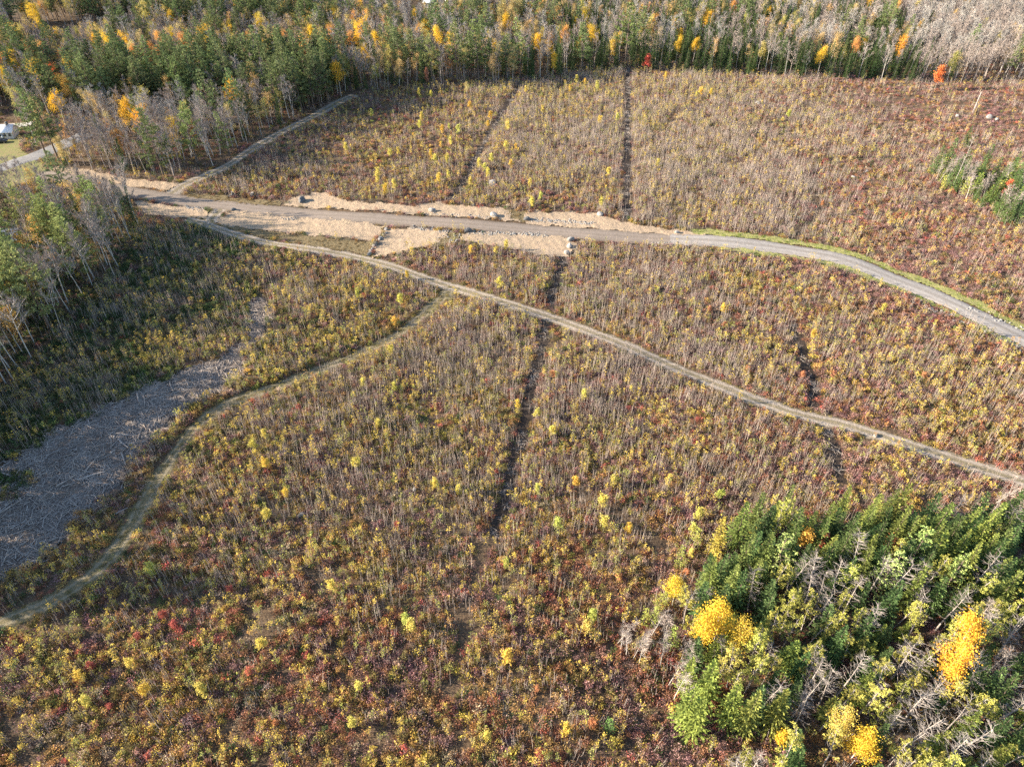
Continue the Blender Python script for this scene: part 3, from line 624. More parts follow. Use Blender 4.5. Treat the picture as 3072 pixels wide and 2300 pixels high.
def jgrid0(poly, s):
    lo, hi = poly.min(0), poly.max(0); p = rng.uniform(lo, hi, (int(np.prod(hi - lo) / s ** 2), 2)); return p[inpoly(p, poly)]
def euler(k, tilt=.12): return np.stack([rng.normal(size=k) * tilt, rng.normal(size=k) * tilt, rng.uniform(0, 6.283, k)], 1)
def onground(xy, dz=-.03): return np.c_[xy, height(xy[:, 0], xy[:, 1]) + dz]

SHRUBS = variants('shrub_form', [m_shrub(rng.uniform(.8, 1.15), rng.uniform(.5, .72), 117, rng.uniform(.15, .2)) for _ in range(9)], [M_CANE, M_LEAF])
CANES = variants('cane_form', [m_canes(26, rng.uniform(.7, 1), .75, 40) for _ in range(5)], [M_CANE, M_LEAF])
STEMS = variants('stem_form', [m_stems(rng.integers(6, 11), rng.uniform(2.7, 3.6), .85, 2) for _ in range(8)], [M_STEM, M_LEAF])
LSTEMS = variants('leafy_stem_form', [m_stems(rng.integers(2, 5), rng.uniform(1.9, 2.8), .45, 5, 60, .17) for _ in range(6)], [M_STEM, M_LEAF])
GRASS = variants('grass_form', [m_grass(60, rng.uniform(.35, .55)) for _ in range(4)], [M_STEM, M_LEAF])

WOODS = [FARWOOD, WEST, WESTBACK, STAND]
cand = candidates(lambda y: 1.5 if y < 110 else (1.15 if y < 180 else (.75 if y < 260 else .5)), 18, 352)
cand = cand[~blocked(cand)]
cand = np.vstack([cand, jgrid0(GP([(-60, 1425), (95, 1420), (105, 1450), (60, 1500), (-60, 1510)]), .8)])
inw = np.zeros(len(cand), bool)
for wpoly in WOODS: inw |= inpoly(cand, wpoly)
cand = cand[~(inw & (rng.random(len(cand)) < .6))]
gap = nz(cand[:, 0], cand[:, 1], 5.5, 7) + .6 * nz(cand[:, 0], cand[:, 1], 2.1, 8)
cand = cand[gap > -.85 + .25 * rng.random(len(cand))]
zw = zone(cand); sp = zw[:, :9] ** 1.4 * np.array([1.1, .42, .75, .85, 1., 1.75, .8, 1.1, 1.35])
# plants of one kind grow in drifts
for i in range(9): sp[:, i] *= np.clip(1 + .9 * nz(cand[:, 0], cand[:, 1], 7 + i * .7, 10 + i) + .7 * nz(cand[:, 0], cand[:, 1], 2.2 + .2 * i, 30 + i), .08, 3) ** 1.5
cs = np.cumsum(sp, 1); u = rng.random(len(cand)) * cs[:, -1]; pick = (u[:, None] > cs).sum(1)
tint = PAL[pick] * rng.uniform(.75, 1.25, (len(cand), 1)) * rng.uniform(.9, 1.1, (len(cand), 3))
ht = zw[:, 11] * (1 - .22 * np.clip(zw[:, 9], 0, 1.6)) * rng.uniform(.55, 1.35, len(cand)) * (1 + .28 * nz(cand[:, 0], cand[:, 1], 6, 50) + .25 * nz(cand[:, 0], cand[:, 1], 14, 51)); wd = rng.uniform(.75, 1.35, len(cand))
iscane = ((pick == 5) & (rng.random(len(cand)) < .75)) | ((pick == 8) & (rng.random(len(cand)) < .35))
for nm, lab, cat, V, s_ in (('shrub_cover', 'knee to chest high autumn shrubs covering the whole cut-over field', 'shrubs', SHRUBS, ~iscane),
                            ('bramble_cover', 'tangled mauve brown bramble canes spread between the shrubs of the field', 'brambles', CANES, iscane)):
    k = int(s_.sum()); scatter(nm, lab, cat, V, onground(cand[s_]), euler(k), np.stack([wd[s_], wd[s_], ht[s_]], 1), tint[s_])
c2 = candidates(lambda y: 1.25 if y < 130 else (1.0 if y < 220 else .75), 18, 350); c2 = c2[~blocked(c2, .8, 1.2)]
inw = np.zeros(len(c2), bool)
for wpoly in WOODS: inw |= inpoly(c2, wpoly)
c2 = c2[~(inw & (rng.random(len(c2)) < .7))]; z2 = zone(c2)
dr = np.clip(1 + .9 * nz(c2[:, 0], c2[:, 1], 9, 61) + .6 * nz(c2[:, 0], c2[:, 1], 3, 62), 0, 2.2)
s1 = rng.random(len(c2)) < .27 * z2[:, 9] * dr
k = int(s1.sum()); sc_ = rng.uniform(.7, 1.2, k); fat = np.clip(c2[s1][:, 1] / 110, 1, 1.9)
scatter('bare_sapling_thicket', 'thin grey leafless saplings standing thick over the field', 'saplings', STEMS, onground(c2[s1]), euler(k, .05), np.stack([sc_, sc_, sc_ * rng.uniform(.8, 1.15, k)], 1), np.tile([.3, .25, .2], (k, 1)))
dr2 = np.clip(1 + .9 * nz(c2[:, 0], c2[:, 1], 8, 71) + .6 * nz(c2[:, 0], c2[:, 1], 2.6, 72), 0, 2.2)
s2 = (rng.random(len(c2)) < .45 * z2[:, 10] * dr2) & ~s1; k = int(s2.sum()); q = rng.random(k)
lt = np.where(q[:, None] < .5, PAL[1], np.where(q[:, None] < .75, PAL[2], np.where(q[:, None] < .93, PAL[0] * 1.4, PAL[3]))) * rng.uniform(.75, 1.2, (k, 1)); sc_ = rng.uniform(.65, 1.15, k)
scatter('leafy_sapling_thicket', 'slim saplings still holding yellow and olive leaves all over the field', 'saplings', LSTEMS, onground(c2[s2]), euler(k, .06), np.stack([sc_, sc_, sc_], 1), lt)
# verge and track-side grass
g1 = candidates(lambda y: .9, 40, 300); m_ = (dline(g1, ROAD[split_i::3]) < 6.5) & (dline(g1, ROAD[::3]) > 3.2); mb_ = (dline(g1, BRANCH[::3]) < 2.3); mt_ = (dline(g1, TRAIL[::3]) < 2.4) & (dline(g1, TRAIL[::3]) > 1.5); md_ = np.zeros(len(g1), bool)
for s in DRY: md_ |= inpoly(g1, s)
s3 = m_ | (mb_ & (rng.random(len(g1)) < .6)) | mt_ | md_; k = int(s3.sum())
gt = np.where(m_[s3][:, None], np.array([.22, .27, .06]), np.where(md_[s3][:, None], np.array([.26, .19, .10]), np.array([.30, .25, .10]))) * rng.uniform(.7, 1.3, (k, 1))
scatter('verge_grass_tufts', 'short grass tufts along the road verge and the tracks', 'grass', GRASS, onground(g1[s3]), euler(k), np.tile(rng.uniform(.5, 1.1, (k, 1)), (1, 3)), gt)

# ------------------------------------------------------------------ trees: kinds
def merged(t, c):
    m2 = MB(); off = 0
    for s in (t, c):
        for v, f, mi, b in zip(s.v, s.f, s.m, s.b): pass
        m2.v += s.v; m2.f += [f + off for f in s.f]; m2.m += s.m; m2.b += s.b; off += s.n
    m2.n = off; return m2
KINDS = {}
def kind(name, pairs, bark, leaf, h):
    """each form keeps a trunk mesh and a crown mesh, and one joined mesh for the far wood"""
    KINDS[name] = dict(forms=[(t.mesh(name + '_trunk', [bark[0], leaf]), c.mesh(name + '_crown', [bark[1], leaf])) for t, c in pairs],
                       joined=[(merged(t, c), bark, leaf) for t, c in pairs], h=h)
U = rng.uniform
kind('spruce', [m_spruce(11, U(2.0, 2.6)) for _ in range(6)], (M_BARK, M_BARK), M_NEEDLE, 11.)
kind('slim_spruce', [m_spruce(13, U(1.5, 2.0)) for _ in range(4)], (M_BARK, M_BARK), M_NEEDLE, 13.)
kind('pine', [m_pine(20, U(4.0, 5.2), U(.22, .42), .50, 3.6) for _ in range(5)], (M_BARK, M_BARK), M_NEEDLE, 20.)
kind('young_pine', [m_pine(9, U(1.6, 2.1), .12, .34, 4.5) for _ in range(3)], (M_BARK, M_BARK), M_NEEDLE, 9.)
kind('scrag', [m_scrag(11, U(1.7, 2.3)) for _ in range(6)], (M_SNAG, M_SNAG), M_NEEDLE, 11.)
kind('bare', [m_bare(15, U(2.4, 3.4), U(.35, .5), U(.10, .15), 9) for _ in range(7)], (M_BIRCH, M_TWIG), M_LEAF, 15.)
kind('darkbare', [m_bare(15, U(2.6, 3.4), U(.3, .45), U(.11, .16), 10) for _ in range(4)], (M_TWIG, M_TWIG), M_LEAF, 15.)
kind('golden', [m_golden(14, U(2.2, 3.0), U(.25, .4), 24, .28, .6) for _ in range(5)], (M_BIRCH, M_TWIG), M_LEAF, 14.)
kind('thin_golden', [m_golden(14, U(2.2, 2.8), U(.3, .4), 7, .30, .5) for _ in range(4)], (M_BIRCH, M_TWIG), M_LEAF, 14.)
kind('snag', [m_snag(10, U(1.5, 2.2)) for _ in range(6)], (M_SNAG, M_SNAG), M_LEAF, 10.)
kind('sapling', [m_golden(4, U(.75, 1.0), .18, 7, .24, .20, .035) for _ in range(6)], (M_STEM, M_STEM), M_LEAF, 4.)
kind('paleclump', [m_bare(8, U(.8, 1.2), .35, .06, 2) for _ in range(4)], (M_BIRCH, M_TWIG), M_LEAF, 8.)

REG = []          # every tree or shrub that is a thing of its own
def tree(name, kd, xy, h, tint=(1, 1, 1), zone_='far', desc='', cat='tree', lean=0.03, wide=1.0, form=None, crown='crown', label=None):
    K = KINDS[kd]; t, c = K['forms'][rng.integers(len(K['forms'])) if form is None else form % len(K['forms'])]
    e = link(bpy.data.objects.new(name, None)); e.empty_display_size = .5
    s = h / K['h']; e.location = (xy[0], xy[1], float(height(xy[0], xy[1])) - .05)
    e.rotation_euler = (rng.normal() * lean, rng.normal() * lean, U(0, 6.283)); e.scale = (s * wide, s * wide, s)
    for nm, me in (('trunk', t), (crown, c)):
        o = link(bpy.data.objects.new(nm, me)); o.parent = e; o.color = (*tint, 1)
    REG.append(dict(o=e, xy=np.array(xy, float), h=h, zone=zone_, desc=desc, cat=cat, name=name, label=label, tint=tint)); return e
def jit(c, a=.18): return tuple(float(x) for x in np.clip(np.array(c) * U(1 - a, 1 + a) * rng.uniform(.94, 1.06, 3), .01, .95))
C_SPR = (.075, .115, .042); C_PINE = (.15, .185, .08); C_SCRAG = (.36, .34, .085); C_SPRL = (.24, .27, .065); C_GOLD = (.72, .48, .06); C_ORANGE = (.66, .36, .12); C_TAN = (.52, .40, .18); C_RED = (.56, .12, .08); C_LIME = (.46, .41, .13)
Z1024 = dict(k=1024 / 2212.)

def jgrid(poly, s, jitter=.42):
    lo, hi = poly.min(0), poly.max(0); x, y = np.meshgrid(np.arange(lo[0], hi[0], s), np.arange(lo[1], hi[1], s)); x = x + (np.arange(x.shape[0])[:, None] % 2) * s / 2
    p = np.stack([x, y], -1).reshape(-1, 2); p = p + rng.uniform(-jitter, jitter, p.shape) * s; return p[inpoly(p, poly)]

# --- lower right stand
k5 = dict(ox=2048, oy=1350, k=1024 / 1785.)
taken = []
def put(px, py, zc, *a, **kw):
    xy = G(px, py, zc); taken.append(xy); return tree(a[0], a[1], xy, *a[2:], **kw)
SP_TOPS = [(580, 200), (880, 200), (1190, 160), (1120, 200), (1030, 250), (440, 230), (400, 250), (340, 280), (500, 270), (700, 310), (800, 280), (640, 300), (1400, 270), (1350, 400), (1300, 405), (1390, 420), (1520, 430), (1545, 300),
           (1640, 335), (1680, 280), (1740, 340), (990, 520), (890, 420), (800, 480), (950, 430), (1160, 340), (1230, 360), (1070, 380), (1290, 620), (300, 1240), (180, 560), (290, 590), (340, 640), (400, 560), (690, 510), (560, 470), (60, 1090), (180, 1110), (400, 1270),
           (540, 1270), (60, 1240), (110, 1300), (1480, 340), (1260, 450), (1730, 430), (1650, 440), (1180, 300), (840, 330), (920, 340), (760, 360), (1000, 320), (360, 420), (470, 420), (600, 400), (1020, 440), (1110, 470), (1700, 560), (1760, 650), (1580, 500)]
for i, (a, b) in enumerate(win(SP_TOPS, **k5)):
    h = U(7.5, 10.8); yel = U(0, 1)
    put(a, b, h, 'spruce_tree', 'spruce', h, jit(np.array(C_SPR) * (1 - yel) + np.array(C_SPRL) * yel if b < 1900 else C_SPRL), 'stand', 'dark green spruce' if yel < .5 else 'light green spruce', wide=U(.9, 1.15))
put(*win([(222, 345)], **k5)[0], 9.5, 'spruce_tree', 'spruce', 9.5, (.42, .33, .07), 'stand', label='cone-shaped yellowing conifer at the left tip of the lower right stand')
for a, b in win([(520, 500), (1260, 470), (1440, 620), (1090, 590)], **k5): put(a, b, 8, 'pine_tree', 'young_pine', U(9.5, 11), jit((.30, .36, .12)), 'stand', 'soft pale green pine', wide=1.25)
for a, b, h, c, l in [(130, 930, 10, C_GOLD, 'big bright yellow tree at the left side of the lower right stand'), (210, 880, 11, C_GOLD, 'taller bright yellow tree just behind the big yellow one, lower right stand'), (295, 950, 9.5, (.50, .36, .06), 'dull gold tree on the right of the bright yellow pair, lower right stand'),
                    (1400, 1120, 11, (.80, .44, .06), 'large orange-gold tree among the dead trees near the right edge'), (1480, 1010, 11.5, (.80, .44, .06), 'upper half orange-gold tree leaning over the dead trees near right edge'),
                    (960, 1500, 9, C_GOLD, 'bright yellow tree at the bottom edge of the lower right stand'), (920, 1580, 8, C_GOLD, 'low yellow tree right at the bottom picture edge'), (815, 1430, 8.5, (.55, .42, .10), 'fading yellow tree left of the bright one at the bottom edge')]:
    x, y = win([(a, b)], **k5)[0]; put(x, y, h * .66, 'golden_tree', 'golden', h, c, 'stand', label=l, wide=1.05)
for a, b, h, c, l in [(512, 1490, 3.2, C_GOLD, 'small golden bush at the foot of the lower right stand'), (640, 452, 5, (.55, .33, .08), 'low orange-brown tree between the spruces of the lower right stand'), (728, 465, 4, (.62, .17, .10), 'small red maple between the spruces of the lower right stand'), (1085, 500, 4.5, (.5, .2, .08), 'small rusty tree among the spruces right of the red maple')]:
    x, y = win([(a, b)], **k5)[0]; put(x, y, h * .7, 'small_maple', 'sapling', h, c, 'stand', label=l, wide=1.3)
put(2032, 1757, 5, 'golden_tree', 'golden', 8.0, (.66, .48, .06), 'stand', label='yellow tree standing at the field edge left of the lower right stand')
SNAGS = [(720, 640), (930, 550), (900, 740), (720, 790), (1140, 640), (390, 690), (640, 1270), (780, 1210), (1060, 1240), (1240, 830), (1170, 1070), (1250, 1420), (1510, 1490), (1690, 1330), (1610, 920), (1590, 600), (700, 1030), (1335, 1300), (1240, 1320), (830, 700), (1030, 640), (1420, 800), (1560, 1180), (1640, 1090), (1460, 1560), (1180, 1500), (1740, 960), (1000, 880), (880, 1150), (1460, 1370)]
for a, b in win(SNAGS, **k5):
    h = U(8.5, 11); put(a, b, h * .7, 'dead_tree', 'snag', h, (1, 1, 1), 'stand', 'bare grey dead conifer', wide=U(1., 1.35), lean=.08, crown='branches')
tk = np.array(taken)
for xy in jgrid(STAND, 2.2):
    if np.min(np.linalg.norm(tk - xy, axis=1)) < 1.5: continue
    px, py = P(xy[0], xy[1], 0.)
    if px > 3090 or py > 2460 or any(abs(px - a) < 30 for a in ()): continue
    r = U(); lower = py > 1800
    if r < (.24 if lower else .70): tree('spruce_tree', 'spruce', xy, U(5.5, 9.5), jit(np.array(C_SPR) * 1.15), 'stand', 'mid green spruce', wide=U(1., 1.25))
    elif r < (.56 if lower else .80): tree('pine_tree', 'scrag', xy, U(7, 10.5), jit(C_SCRAG, .25), 'stand', 'thin yellow-green pine')
    elif r < (.68 if lower else .90): tree('spruce_tree', 'spruce', xy, U(4, 8), jit(C_SPRL), 'stand', 'light green young spruce', wide=1.25)
    elif r < (.81 if lower else .95): tree('dead_tree', 'snag', xy, U(6, 9.5), (1, 1, 1), 'stand', 'bare grey dead conifer', lean=.1, wide=1.2, crown='branches')
    elif r < .84: tree('bare_tree', 'darkbare', xy, U(6, 9), (1, 1, 1), 'stand', 'leafless grey hardwood')
# pale thin-stemmed clump left of the stand, thin bare stems at the right edge
for a, b in [(1880, 1965), (1862, 1950), (1900, 1972), (1918, 1990), (1935, 1940), (1978, 2005), (2005, 2055), (1990, 1930), (1955, 1905), (2020, 2100), (1850, 1930), (2060, 2140), (2075, 2030), (2040, 1985), (2105, 2080)]:
    tree('bare_tree', 'paleclump', G(a, b), U(6, 8.5), (1, 1, 1), 'clump', 'pale leafless thin-stemmed tree', lean=.07)
for a, b in [(2985, 1510), (3020, 1490), (3050, 1530), (3065, 1480), (2960, 1560), (3030, 1580), (3085, 1540)]:
    tree('bare_tree', 'paleclump', G(a, b), U(6, 9), (1, 1, 1), 'rightclump', 'pale leafless thin-stemmed tree', lean=.08)
for a, b in [(1975, 1830), (1960, 1870), (2010, 1940), (1930, 1870), (2040, 1700), (2080, 1640)]:
    tree('pine_tree', 'young_pine', G(a, b), U(3.5, 5.5), jit((.36, .40, .10)), 'clump', 'small yellow-green pine')
tree('pine_tree', 'young_pine', G(1828, 2195), 3.6, (.14, .24, .07), 'clump', label='small dark green pine alone in the shrubs near the bottom edge', wide=1.2)

# --- stand at the left edge, and the one behind it by the pond
wt = [(150, 985, 'pine', 22, 'tall broad white pine with bright crown, front of the left edge stand'), (255, 845, 'pine', 17, 'white pine in the middle of the left edge stand'), (60, 1010, 'pine', 18, 'white pine at the left picture edge, behind the birches'),
      (215, 800, 'pine', 17, 'broad white pine left of the middle of the left edge stand'), (60, 880, 'pine', 20, 'tallest white pine at the back of the left edge stand'), (330, 745, 'pine', 15, 'young white pine at the far end of the left edge stand'), (110, 900, 'pine', 19, 'second tall white pine of the left edge stand')]
tk = []; LWX = []
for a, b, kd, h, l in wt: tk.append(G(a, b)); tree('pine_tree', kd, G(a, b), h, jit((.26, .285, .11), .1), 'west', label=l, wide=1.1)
for xy in jgrid(WEST, 3.4):
    dd = np.array(tk) - xy
    if np.any((np.abs(dd[:, 0]) < 2.6) & (dd[:, 1] > -2) & (dd[:, 1] < 6)): continue
    px, py = P(xy[0], xy[1], 0.)
    if px < -40: LWX.append(xy); continue
    front = dline(xy[None], GP([(425, 640), (390, 770), (335, 850), (200, 985), (60, 1150), (-60, 1230)]))[0] < 7
    r = U(); z_ = 'west'
    if front and r < .62 or r < .26: tree('bare_tree', 'bare', xy, U(12, 17), (1, 1, 1), z_, 'white-stemmed leafless birch', lean=.05)
    elif r < .66: tree('pine_tree', 'pine', xy, U(12, 18), jit((.26, .30, .11)), z_, 'green white pine')
    elif r < .78: tree('spruce_tree', 'slim_spruce', xy, U(9, 14), jit(C_SPR), z_, 'slim dark spruce')
    elif r < .90: tree('golden_tree', 'thin_golden', xy, U(8, 13), jit((.55, .33, .10)), z_, 'tree with sparse orange-brown leaves')
    else: tree('bare_tree', 'darkbare', xy, U(10, 14), (1, 1, 1), z_, 'grey leafless hardwood')
tree('pine_tree', 'pine', G(212, 600), 15, (.21, .26, .12), 'westback', label='single white pine beside the gravel road near the pond')
for a, b, h in [(258, 602, 6), (292, 604, 6.5), (278, 600, 5), (332, 608, 5.5), (360, 604, 7), (375, 612, 5), (243, 612, 7)]: tree('spruce_tree', 'spruce', G(a, b), h, jit((.06, .105, .05)), 'westback', 'small dark spruce')
for xy in jgrid(WESTBACK, 4.2):
    px, py = P(xy[0], xy[1], 0.)
    if abs(px - 212) < 25 or px < -320 or (px > 225 and py < 640): continue
    r = U()
    if r < .65: tree('bare_tree', 'bare' if r < .35 else 'darkbare', xy, U(10, 14), (1, 1, 1), 'westback', 'grey leafless hardwood', lean=.05)
    elif r < .85: tree('golden_tree', 'thin_golden', xy, U(8, 12), jit((.55, .38, .13)), 'westback', 'thin tree with fading yellow leaves')
    else: tree('pine_tree', 'young_pine', xy, U(8, 11), jit(C_PINE), 'westback', 'green pine')

# --- small stand at the right edge beyond the road
kE = dict(ox=2650, oy=380, k=422 / 2184.)
for a, b, h in [(910, 380, 8), (1110, 270, 9.5), (1380, 20, 6), (1690, 350, 9), (1250, 480, 7), (1480, 600, 6), (2170, 620, 9), (1580, 560, 7), (1400, 620, 5), (2100, 780, 8), (1330, 520, 7), (2180, 900, 9), (2190, 1100, 8), (2050, 1150, 7)]:
    x, y = win([(a, b)], **kE)[0]; tree('spruce_tree', 'spruce', G(x, y, h), h * 1.15, jit((.11, .17, .06)), 'east', 'green spruce', wide=1.3)
for a, b, h in [(940, 540, 5), (1820, 920, 6), (1940, 820, 6), (1330, 760, 5), (1450, 900, 4.5), (1700, 980, 5)]:
    x, y = win([(a, b)], **kE)[0]; tree('pine_tree', 'young_pine', G(x, y, h * .8), h, jit((.38, .42, .10)), 'east', 'yellow-green young pine', wide=1.2)
for a, b, h, l in [(1060, 970, 19, 'tallest pale dead trunk in the right edge stand'), (1850, 880, 11, 'pale dead trunk right of the tallest one, right edge stand')]:
    x, y = win([(a, b)], **kE)[0]; tree('dead_tree', 'snag', G(x, y), h, (1, 1, 1), 'east', label=l, wide=.55, crown='branches')
for a, b in [(790, 870), (850, 890), (930, 900), (1010, 900), (1120, 960), (1180, 980), (1230, 990), (1290, 1010), (1380, 1150), (1460, 1180), (1540, 1120), (1740, 1340), (1840, 1380), (1930, 1330), (2020, 1350), (2100, 1380)]:
    x, y = win([(a, b)], **kE)[0]; tree('bare_tree', 'paleclump', G(x, y), U(6.5, 9), (1, 1, 1), 'east', 'thin pale bare pole tree', lean=.04)
for xy in jgrid(EASTSTAND, 3.0):
    px, py = P(xy[0], xy[1], 0.)
    if px > 3085: continue
    r = U()
    if r < .45: tree('spruce_tree', 'spruce', xy, U(5, 9.5), jit((.12, .18, .06)), 'east', 'mid green spruce', wide=1.25)
    elif r < .62: tree('pine_tree', 'young_pine', xy, U(4, 7), jit((.36, .40, .10)), 'east', 'bushy yellow-green pine', wide=1.3)
    elif r < .9: tree('bare_tree', 'paleclump', xy, U(6.5, 9.5), (1, 1, 1), 'east', 'slender leafless pale tree', wide=1.5, lean=.04)
x, y = win([(1990, 960)], **kE)[0]; tree('small_maple', 'sapling', G(x, y, 4), 6, (.60, .16, .09), 'east', label='red maple at the right picture edge beyond the road', wide=1.3)

# --- the woods: salient trees first
GOLD_PX = [(701, 287, C_GOLD, 14), (375, 333, C_GOLD, 13), (412, 366, (.74, .40, .04), 13), (395, 342, C_GOLD, 12), (324, 384, C_ORANGE, 8), (199, 398, C_ORANGE, 8), (1316, 120, C_GOLD, 14), (1348, 134, C_GOLD, 13), (1075, 106, C_GOLD, 16), (1130, 134, C_GOLD, 13), (1279, 85, C_GOLD, 12),
           (1519, 74, C_GOLD, 13), (1505, 40, C_TAN, 16), (1530, 35, C_TAN, 16), (1550, 42, C_TAN, 15), (1617, 130, C_GOLD, 12), (1783, 111, C_GOLD, 13), (1760, 55, C_GOLD, 13), (1695, 111, C_ORANGE, 13), (1677, 55, C_ORANGE, 13), (2033, 139, C_GOLD, 11), (2465, 174, C_GOLD, 11), (2703, 134, (.74, .36, .06), 13),
           (2571, 139, C_ORANGE, 11), (2303, 74, C_ORANGE, 10), (2205, 23, C_ORANGE, 11), (2448, 125, C_TAN, 11), (2504, 139, C_TAN, 14), (2085, 139, C_GOLD, 10), (2761, 83, C_GOLD, 9), (2608, 9, C_GOLD, 12), (95, 51, C_GOLD, 17), (333, 134, C_GOLD, 14), (389, 134, C_GOLD, 14), (296, 139, C_GOLD, 11), (597, 111, C_GOLD, 13),
           (560, 134, C_ORANGE, 14), (481, 130, C_ORANGE, 13), (106, 222, C_GOLD, 15), (167, 215, (.72, .2, .08), 9), (204, 199, C_GOLD, 12), (204, 264, (.55, .36, .10), 13), (9, 241, C_GOLD, 14), (778, 79, C_GOLD, 13), (912, 153, C_ORANGE, 13), (993, 111, C_ORANGE, 13), (977, 148, C_GOLD, 13), (930, 106, C_GOLD, 13), (430, 37, C_LIME, 13), (454, 97, C_LIME, 12),
           (235, 205, C_ORANGE, 11), (60, 300, C_LIME, 12), (1240, 48, C_GOLD, 10), (1400, 262, C_TAN, 6), (1860, 120, C_GOLD, 10), (1640, 60, C_ORANGE, 11), (860, 120, C_ORANGE, 12), (1040, 130, C_ORANGE, 11), (270, 300, C_TAN, 11), (170, 312, C_GOLD, 12), (520, 120, C_GOLD, 12), (620, 100, C_GOLD, 12), (2330, 60, C_TAN, 10), (2690, 30, C_ORANGE, 11), (2860, 50, C_TAN, 10)]
taken = []
for i, (a, b, c, h) in enumerate(GOLD_PX): put(a, b, h * .68, 'golden_tree', 'golden', h, jit(c, .08), 'woods', 'golden-leaved tree' if c[1] > .35 else 'orange-leaved tree', wide=U(.95, 1.2))
tree('golden_tree', 'golden', G(252, 492), 7.5, C_GOLD, 'woods', label='slim bright yellow tree at the wood edge by the straw bank, left', wide=.7)
for a, b, h, l in [(150, 492, 23, 'tall leftmost white pine beside the paved street'), (182, 494, 22, 'tall white pine right beside the leftmost one by the street'), (593, 490, 20, 'white pine at the edge of the grassy spur road'), (1300, 258, 19, 'dense white pine at the far field edge, left of the slanting cut'), (1372, 246, 24, 'big white pine behind the far field edge'),
                   (1436, 240, 23, 'broad white pine at the far field edge beside the biggest one'), (1562, 228, 23, 'white pine right at the top of the slanting cut line'), (1874, 200, 26, 'tallest conifer, standing at the top of the straight cut line'), (560, 330, 20, 'white pine deep in the left woods'), (690, 470, 15, 'slim pine on the spur road edge below the golden tree')]:
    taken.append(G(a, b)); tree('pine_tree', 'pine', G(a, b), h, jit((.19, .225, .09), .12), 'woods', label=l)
tree('small_maple', 'sapling', G(1940, 215), 6.5, (.66, .14, .10), 'field', label='small red maple at the far field edge right of the straight cut', wide=1.2)
tree('small_maple', 'sapling', G(2804, 266), 9.0, (.64, .20, .07), 'field', label='lone orange-red tree on a thin trunk near the far right woods', wide=1.0)
tree('small_maple', 'sapling', G(1282, 258), 6.0, (.50, .24, .16), 'field', label='faded pink-brown maple at the far field edge, left', wide=.9)

CLEAR = [[(50, 80), (410, 62), (420, 112), (330, 132), (200, 150), (50, 150)], [(-260, -10), (130, -10), (140, 45), (60, 60), (-260, 65)], [(1170, 8), (1345, 5), (1340, 72), (1180, 75)], [(1085, -40), (1250, -40), (1245, 22), (1090, 30)], [(90, 362), (330, 352), (560, 338), (700, 325), (705, 345), (560, 362), (330, 382), (100, 395)], [(-400, 340), (70, 350), (125, 470), (150, 520), (-400, 640)]]
CLEARG = [GP(c) for c in CLEAR]
def woods_mix(px, py, x, y):
    """shares of pine, slim spruce, pale birch, grey hardwood, thin gold, gold for a spot of the woods; kinds grow in groves"""
    if px < 1080 and py > 345: w = (.05, .07, .44, .30, .12, .03)
    elif px < 1000 and 232 < py <= 345: w = (.62, .20, .03, .08, .05, .02) if 330 < px else (.30, .16, .10, .22, .14, .08)
    elif px < 1000 and py > 120: w = (.06, .12, .10, .36, .22, .17)
    elif px < 1000: w = (.34, .10, .10, .26, .14, .06)
    elif px < 1650: w = (.09, .17, .22, .28, .15, .09)
    elif px < 2750 and py > 185: w = (.01, .78, .14, .04, .02, .01)
    elif px < 2450: w = (.02, .60, .10, .17, .08, .03) if py > 40 else (.04, .34, .14, .34, .10, .04)
    elif px < 2700: w = (.02, .42, .18, .30, .06, .02)
    else: w = (.01, .05, .42, .50, .02, .01)
    w = np.array(w) * np.array([max(.12, 1 + 1.3 * nz(x, y, 14 + 2 * i, 80 + i)) for i in range(6)]); return w / w.sum()
tk = np.array(taken); cands = []
fw = jgrid(FARWOOD, 3.35); ok_ = np.ones(len(fw), bool)
for c in CLEARG: ok_ &= ~inpoly(fw, c)
ok_ &= (dline(fw, STREET[::6]) > 7) & (dline(fw, SPUR[::4]) > 3) & (dline(fw, ROAD[::6]) > 6)
for xy in fw[ok_]:
    dd = tk - xy
    if np.any((np.abs(dd[:, 0]) < 3.2) & (dd[:, 1] > -2.5) & (dd[:, 1] < 10)): continue
    px, py = P(xy[0], xy[1], 0.)
    if not (-330 < px < 3400): continue
    r = U(); cm = np.cumsum(woods_mix(px, py, xy[0], xy[1])); ki = min(5, int((r > cm).sum()))
    if (ki == 0 and U() < .45) or (ki in (2, 3, 4, 5) and U() < .12): continue
    # nearness to the open edge decides which trees show their stems
    cands.append((xy, px, py, ki))
edge = GP([(120, 500), (330, 522), (540, 543), (600, 515), (671, 484), (760, 428), (880, 362), (985, 312)] + FAREDGE)
de = dline(np.array([c[0] for c in cands]), edge)
SPEC = [('pine_tree', 'pine', (15, 22), C_PINE, 'white pine'), ('spruce_tree', 'slim_spruce', (9, 14.5), C_SPR, 'slim dark spruce'), ('bare_tree', 'bare', (11, 16), None, 'pale-stemmed leafless birch'), ('bare_tree', 'darkbare', (10, 15), None, 'grey leafless hardwood'),
        ('golden_tree', 'thin_golden', (9, 14), None, 'thin-leaved yellowing tree'), ('golden_tree', 'golden', (9, 13), None, 'golden-leaved tree')]
LIM = {0: 140, 1: 45, 2: 110, 3: 85, 4: 75, 5: 60}; used = {i: 0 for i in LIM}
far = []
